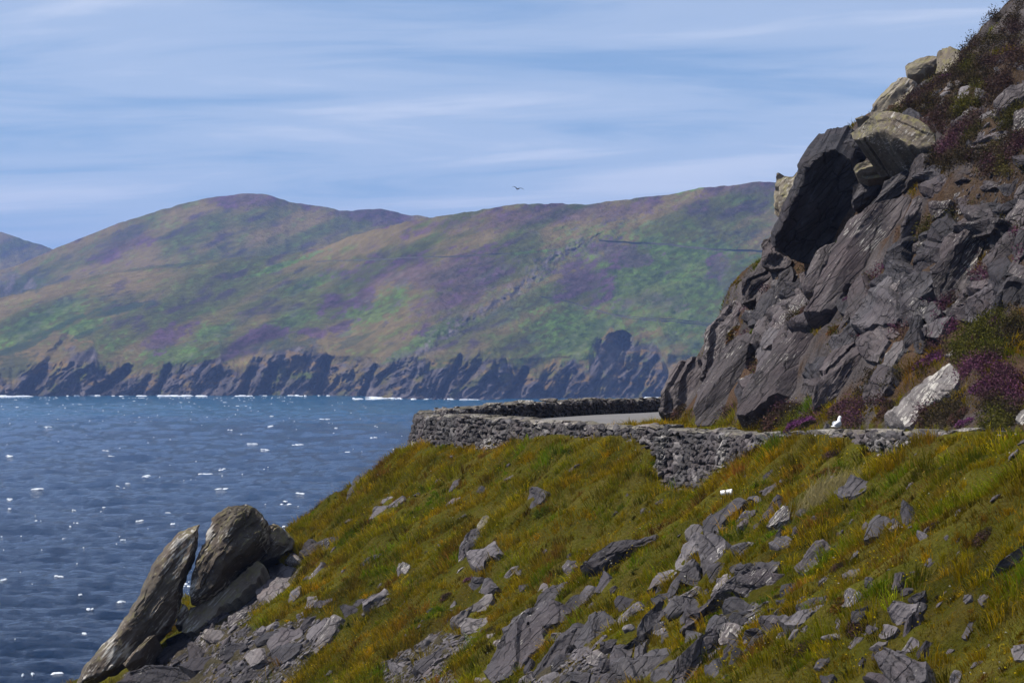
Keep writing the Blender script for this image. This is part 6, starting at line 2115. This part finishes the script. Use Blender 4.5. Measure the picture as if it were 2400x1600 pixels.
bush('G', 1350, 780, 90, 'brown', 'brown heather patch above the small purple grey stone')
bush('D', 1190, 400, 75, 'brown', 'brown heather hummock below the gull')
bush('D', 1140, 520, 70, 'rust', 'brown seeded hummock left of the gull above the tussock')
bush('D', 180, 590, 50, 'brown', 'brown heather at the left foot of the wall buttress')
bush('D', 110, 460, 55, 'moss', 'mossy bulge left of the wall buttress')
bush('E', 645, 805, 36, 'moss', 'dark green tuft on the face of the pointed standing rock')
bush('E', 680, 940, 60, 'rust', 'orange brown tuft in the cleft below the standing rocks')
bush('E', 1440, 670, 40, 'dusky', 'dark green tuft right of the purple grey block')

# heather carpet (nobody could count it): on the cliff's upper and right parts
hp_polys = [fr('B', [(1950, 620), (2352, 480), (2360, 1310), (1700, 1310), (1760, 1180), (1950, 1080), (1980, 980), (1930, 900), (1600, 1050), (1450, 1130), (1560, 960), (1640, 850), (1760, 800), (1900, 720)]),
            fr('J', [(1050, 480), (1250, 300), (1420, 170), (1600, 0), (1790, -60), (1790, 620), (1650, 560), (1450, 470), (1250, 560), (1130, 560)]),
            fr('B', [(560, 1310), (700, 1210), (1050, 1190), (1300, 1090), (1500, 1040), (1520, 1280), (1300, 1310)]),
            fr('J', [(650, 980), (760, 840), (950, 760), (1050, 760), (1000, 900), (900, 1010), (1000, 1120), (1000, 1400), (1300, 1560), (1060, 1560), (1020, 1250), (880, 1070)]), CLIFF_FILL[0], CLIFF_FILL[1]]
pts = scatter_px(hp_polys, 12000, 640)
pts = pts[~occupied(pts[:, 0], pts[:, 1])]
H = cast(pts[:, 0], pts[:, 1])
okm = ~np.isnan(H[:, 0])
H = H[okm]
H = H[bil(RDC, H[:, 0], H[:, 1]) > -1.2]
hn = fbm(H[:, 0] / 0.7, H[:, 2] / 0.7, H[:, 1] / 2.0, 3, 541)
thr = np.where(zone(*proj(H[:, 0], H[:, 1], H[:, 2]), hp_polys[:4]), -0.30, -0.16)
thr = np.where(zone(*proj(H[:, 0], H[:, 1], H[:, 2]), hp_polys[1:2]), -0.42, thr)
H = H[hn > thr]
NNh = tnormal(H[:, 0], H[:, 1])
per = 26
n = len(H)
r2 = np.random.default_rng(651)
pp = np.repeat(H, per, 0) + r2.normal(0, 0.085, (n * per, 3)) + np.repeat(NNh, per, 0) * r2.uniform(0.0, 0.16, (n * per, 1))
d1 = r2.normal(0, 1, (n * per, 3)) + np.repeat(NNh, per, 0)
d1 /= np.linalg.norm(d1, axis=1, keepdims=True)
d2 = np.cross(d1, r2.normal(0, 1, (n * per, 3)))
d2 /= np.linalg.norm(d2, axis=1, keepdims=True)
s_ = r2.uniform(0.02, 0.042, (n * per, 1))
Vh = np.stack([pp - d2 * s_ * 0.5, pp + d2 * s_ * 0.5, pp + d1 * s_ * 1.8], 1).reshape(-1, 3)
w = np.clip(0.30 + 1.2 * np.repeat(fbm(H[:, 0] / 0.9, H[:, 2] / 0.9, H[:, 1] / 3, 3, 542), per) + r2.normal(0, 0.2, n * per), 0, 1)[:, None]
w2 = np.clip(-0.1 + 1.5 * np.repeat(fbm(H[:, 0] / 0.8, H[:, 2] / 0.8, H[:, 1] / 3, 3, 543), per), 0, 1)[:, None]
hi = np.clip((np.repeat(H[:, 2], per) - 63) / 3, 0, 1)[:, None]
w = w * (1 - 0.75 * hi)
ch = BROWNH[0] * 1.2 * (1 - w) + np.array([0.120, 0.048, 0.085]) * w
ch = ch * (1 - w2 * 0.8) + np.array([0.085, 0.085, 0.014]) * w2 * 0.8
ch = ch * r2.uniform(0.55, 1.4, (n * per, 1))
add('heather_carpet', mesh_from('heather_carpet', Vh, np.arange(n * per * 3).reshape(-1, 3), np.repeat(np.clip(ch, 0.003, 1), 3, 0), M_LEAF, False), kind='stuff', label='low brown and purple heather carpeting the upper and right cliff', cat='heather')

# straw coloured tussock
q = fr('D', [(1140, 700)])[0]
Hc = cast([q[0]], [q[1]])[0]
r2 = np.random.default_rng(88)
nb = 1600
bpz = Hc + np.stack([r2.normal(0, 0.26, nb), r2.normal(0, 0.22, nb), np.zeros(nb)], 1)
bpz[:, 2] = bil(RZ, bpz[:, 0], bpz[:, 1])
me_o = blades('straw_tussock', bpz - Hc, np.tile([[0.1, -0.2, 0.97]], (nb, 1)), r2.normal(0, 0.5, (nb, 3)) + np.array([0.3, -0.1, -0.1]), r2.uniform(0.12, 0.38, nb), r2.uniform(0.010, 0.018, nb),
              STRAW[0] + (STRAW[1] - STRAW[0]) * r2.random((nb, 1)), 89, kind=None, label='pale straw coloured grass tussock in the grass below the wall', cat='grass tussock')
me_o.location = Hc

# ------------------------------------------------------------------ gulls, tub, leaning stone
M_WHITEF = flat_mat('white_feathers', (0.80, 0.80, 0.80), 0.7, 0.05, 40)
M_GREYF = flat_mat('grey_feathers', (0.40, 0.43, 0.47), 0.7, 0.1, 40)
M_BLACKF = flat_mat('dark_feathers', (0.035, 0.035, 0.04), 0.7, 0.2, 40)
M_BEAK = flat_mat('yellow_beak', (0.62, 0.36, 0.05), 0.5, 0.08, 60)
M_LEG = flat_mat('pink_legs', (0.45, 0.27, 0.22), 0.6, 0.08, 60)


def loft(name, path, radii, mat, nseg=14, squash=1.0):
    path = np.array(path, float)
    n = len(path)
    T = np.gradient(path, axis=0)
    T /= np.linalg.norm(T, axis=1, keepdims=True)
    V_ = []
    for i in range(n):
        a = np.cross(T[i], [0, 1, 0.01])
        if np.linalg.norm(a) < 1e-3:
            a = np.cross(T[i], [1, 0, 0])
        a /= np.linalg.norm(a)
        b_ = np.cross(T[i], a)
        ang = np.linspace(0, 2 * np.pi, nseg, endpoint=False)
        rr = radii[i] if np.ndim(radii[i]) else (radii[i], radii[i] * squash)
        V_.append(path[i] + np.cos(ang)[:, None] * a * rr[0] + np.sin(ang)[:, None] * b_ * rr[1])
    V_ = np.concatenate(V_)
    idx = np.arange(n * nseg).reshape(n, nseg)
    nx_ = np.roll(idx, -1, 1)
    q_ = np.stack([idx[:-1], nx_[:-1], nx_[1:], idx[1:]], -1).reshape(-1, 4)
    tri = np.concatenate([q_[:, [0, 1, 2]], q_[:, [0, 2, 3]]])
    V_ = np.concatenate([V_, path[:1], path[-1:]])
    c0 = n * nseg
    tri = np.concatenate([tri, np.stack([nx_[0], idx[0], np.full(nseg, c0)], 1), np.stack([idx[-1], nx_[-1], np.full(nseg, c0 + 1)], 1)])
    me = mesh_from(name, V_, tri, None, mat, True)
    bm = bmesh.new()
    bm.from_mesh(me)
    bmesh.ops.recalc_face_normals(bm, faces=bm.faces[:])
    bm.to_mesh(me)
    bm.free()
    return me


# standing gull, local x = forward
gp = P(1975, 1006, 70.2)
gull = bpy.data.objects.new('gull', None)
COL.objects.link(gull)
pw, tw, nw = wall_at(np.interp(70.2, WC[:, 1], SL))
gull.location = (pw[0] - 0.02, 70.3, pw[2] - 0.06)
gull.rotation_euler = (0, 0, math.radians(58))
gull.scale = (0.85, 0.85, 0.85)
gull['label'] = 'white gull standing on the roadside wall right of the heather'
gull['category'] = 'gull'
gb = add('body', loft('body', [(-0.17, 0, 0.155), (-0.13, 0, 0.165), (-0.06, 0, 0.17), (0.02, 0, 0.18), (0.08, 0, 0.205), (0.105, 0, 0.25), (0.115, 0, 0.30), (0.125, 0, 0.325), (0.15, 0, 0.345), (0.175, 0, 0.345), (0.195, 0, 0.338)],
                     [0.015, 0.045, 0.078, 0.088, 0.078, 0.052, 0.043, 0.044, 0.043, 0.034, 0.012], M_WHITEF, squash=0.95), parent=gull)
for sd_ in (-1, 1):
    add('wing', loft('wing', [(0.07, sd_ * 0.068, 0.20), (0.02, sd_ * 0.082, 0.20), (-0.06, sd_ * 0.075, 0.19), (-0.14, sd_ * 0.05, 0.175), (-0.22, sd_ * 0.02, 0.16)], [(0.035, 0.012), (0.062, 0.02), (0.06, 0.02), (0.038, 0.014), (0.008, 0.006)], M_GREYF), parent=gull)
    add('leg', loft('leg', [(0.0, sd_ * 0.03, 0.11), (0.005, sd_ * 0.03, 0.06), (0.0, sd_ * 0.03, 0.012), (0.03, sd_ * 0.032, 0.004)], [0.007, 0.006, 0.006, 0.008], M_LEG, 8), parent=gull)
    add('eye', loft('eye', [(0.168, sd_ * 0.034, 0.352), (0.172, sd_ * 0.038, 0.352), (0.176, sd_ * 0.034, 0.352)], [0.002, 0.006, 0.002], M_BLACKF, 8), parent=gull)
add('tail', loft('tail', [(-0.14, 0, 0.155), (-0.20, 0, 0.145), (-0.27, 0, 0.135)], [(0.02, 0.045), (0.012, 0.05), (0.004, 0.045)], M_WHITEF), parent=gull)
add('beak', loft('beak', [(0.185, 0, 0.34), (0.215, 0, 0.338), (0.235, 0, 0.332), (0.245, 0, 0.322)], [0.016, 0.012, 0.009, 0.002], M_BEAK, 10), parent=gull)

# flying gull far out
FY = 330.0
fg = bpy.data.objects.new('flying_gull', None)
COL.objects.link(fg)
fg.location = P(1213, 443, FY)
fg.rotation_euler = (0, math.radians(10), math.radians(25))
fg['label'] = 'dark gull gliding in the sky above the headland'
fg['category'] = 'gull'
add('body', loft('body', [(0, 0.24, -0.02), (0, 0.20, 0.0), (0, 0.10, 0.0), (0, -0.02, -0.01), (0, -0.16, 0.0), (0, -0.27, 0.01), (0, -0.34, 0.012)], [0.008, 0.045, 0.07, 0.075, 0.05, 0.03, 0.05], M_BLACKF, squash=0.85), parent=fg)
for sd_ in (-1, 1):
    add('wing', loft('wing', [(sd_ * 0.03, 0.05, 0.03), (sd_ * 0.18, 0.09, 0.12), (sd_ * 0.34, 0.08, 0.165), (sd_ * 0.50, 0.00, 0.135), (sd_ * 0.66, -0.10, 0.05)],
                     [(0.025, 0.11), (0.02, 0.105), (0.017, 0.095), (0.012, 0.065), (0.004, 0.01)], M_BLACKF, 10), parent=fg)

# white tub lying in the grass below the buttress
q = fr('D', [(525, 695)])[0]
tp_ = cast([q[0]], [q[1] + 5])[0]
M_TUB = flat_mat('white_plastic', (0.80, 0.80, 0.80), 0.35, 0.04, 30, 0.5)
tub = add('plastic_tub', loft('plastic_tub', [(-0.125, 0, 0), (-0.123, 0, 0), (-0.12, 0, 0), (0.0, 0, 0), (0.11, 0, 0), (0.112, 0, 0), (0.125, 0, 0), (0.127, 0, 0), (0.11, 0, 0), (-0.10, 0, 0)],
                              [0.001, 0.045, 0.05, 0.056, 0.062, 0.068, 0.068, 0.058, 0.056, 0.046], M_TUB, 24), loc=tp_ + np.array([0, -0.25, 0.17]), label='white plastic tub lying in the grass below the wall buttress', cat='tub')
tub.rotation_euler = (0, math.radians(-6), math.radians(-14))

# small leaning stone behind the wall, left of the gull
me, base = rock_mesh('leaning_stone', fr('D', [(1118, 285), (1135, 245), (1158, 235), (1162, 255), (1145, 290), (1125, 300)]), 0.10, mat=M_PALE, seed=991, Y=71.2, n=(-0.2, -0.9, 0.3), depth_back=0.2)
add('leaning_stone', me, loc=base, label='small pale leaning stone between the gull and the heather on the wall', cat='stone')

# ------------------------------------------------------------------ haze: one closed box of air round everything
bm = bmesh.new()
bmesh.ops.create_cube(bm, size=1.0)
me = bpy.data.meshes.new('haze')
bm.to_mesh(me)
bm.free()
hm = bpy.data.materials.new('haze')
hm.use_nodes = True
t = hm.node_tree
t.nodes.clear()
pv = t.nodes.new('ShaderNodeVolumePrincipled')
pv.inputs['Color'].default_value = (0.32, 0.50, 1.0, 1)
pv.inputs['Density'].default_value = 0.000095
pv.inputs['Anisotropy'].default_value = 0.2
mo = t.nodes.new('ShaderNodeOutputMaterial')
t.links.new(pv.outputs[0], mo.inputs['Volume'])
me.materials.append(hm)
hz = add('haze', me, kind='stuff')
zlo, zhi = -5.0, 262.0
hz.scale = (19000, 19000, zhi - zlo)
hz.location = (0, 0, (zlo + zhi) / 2)
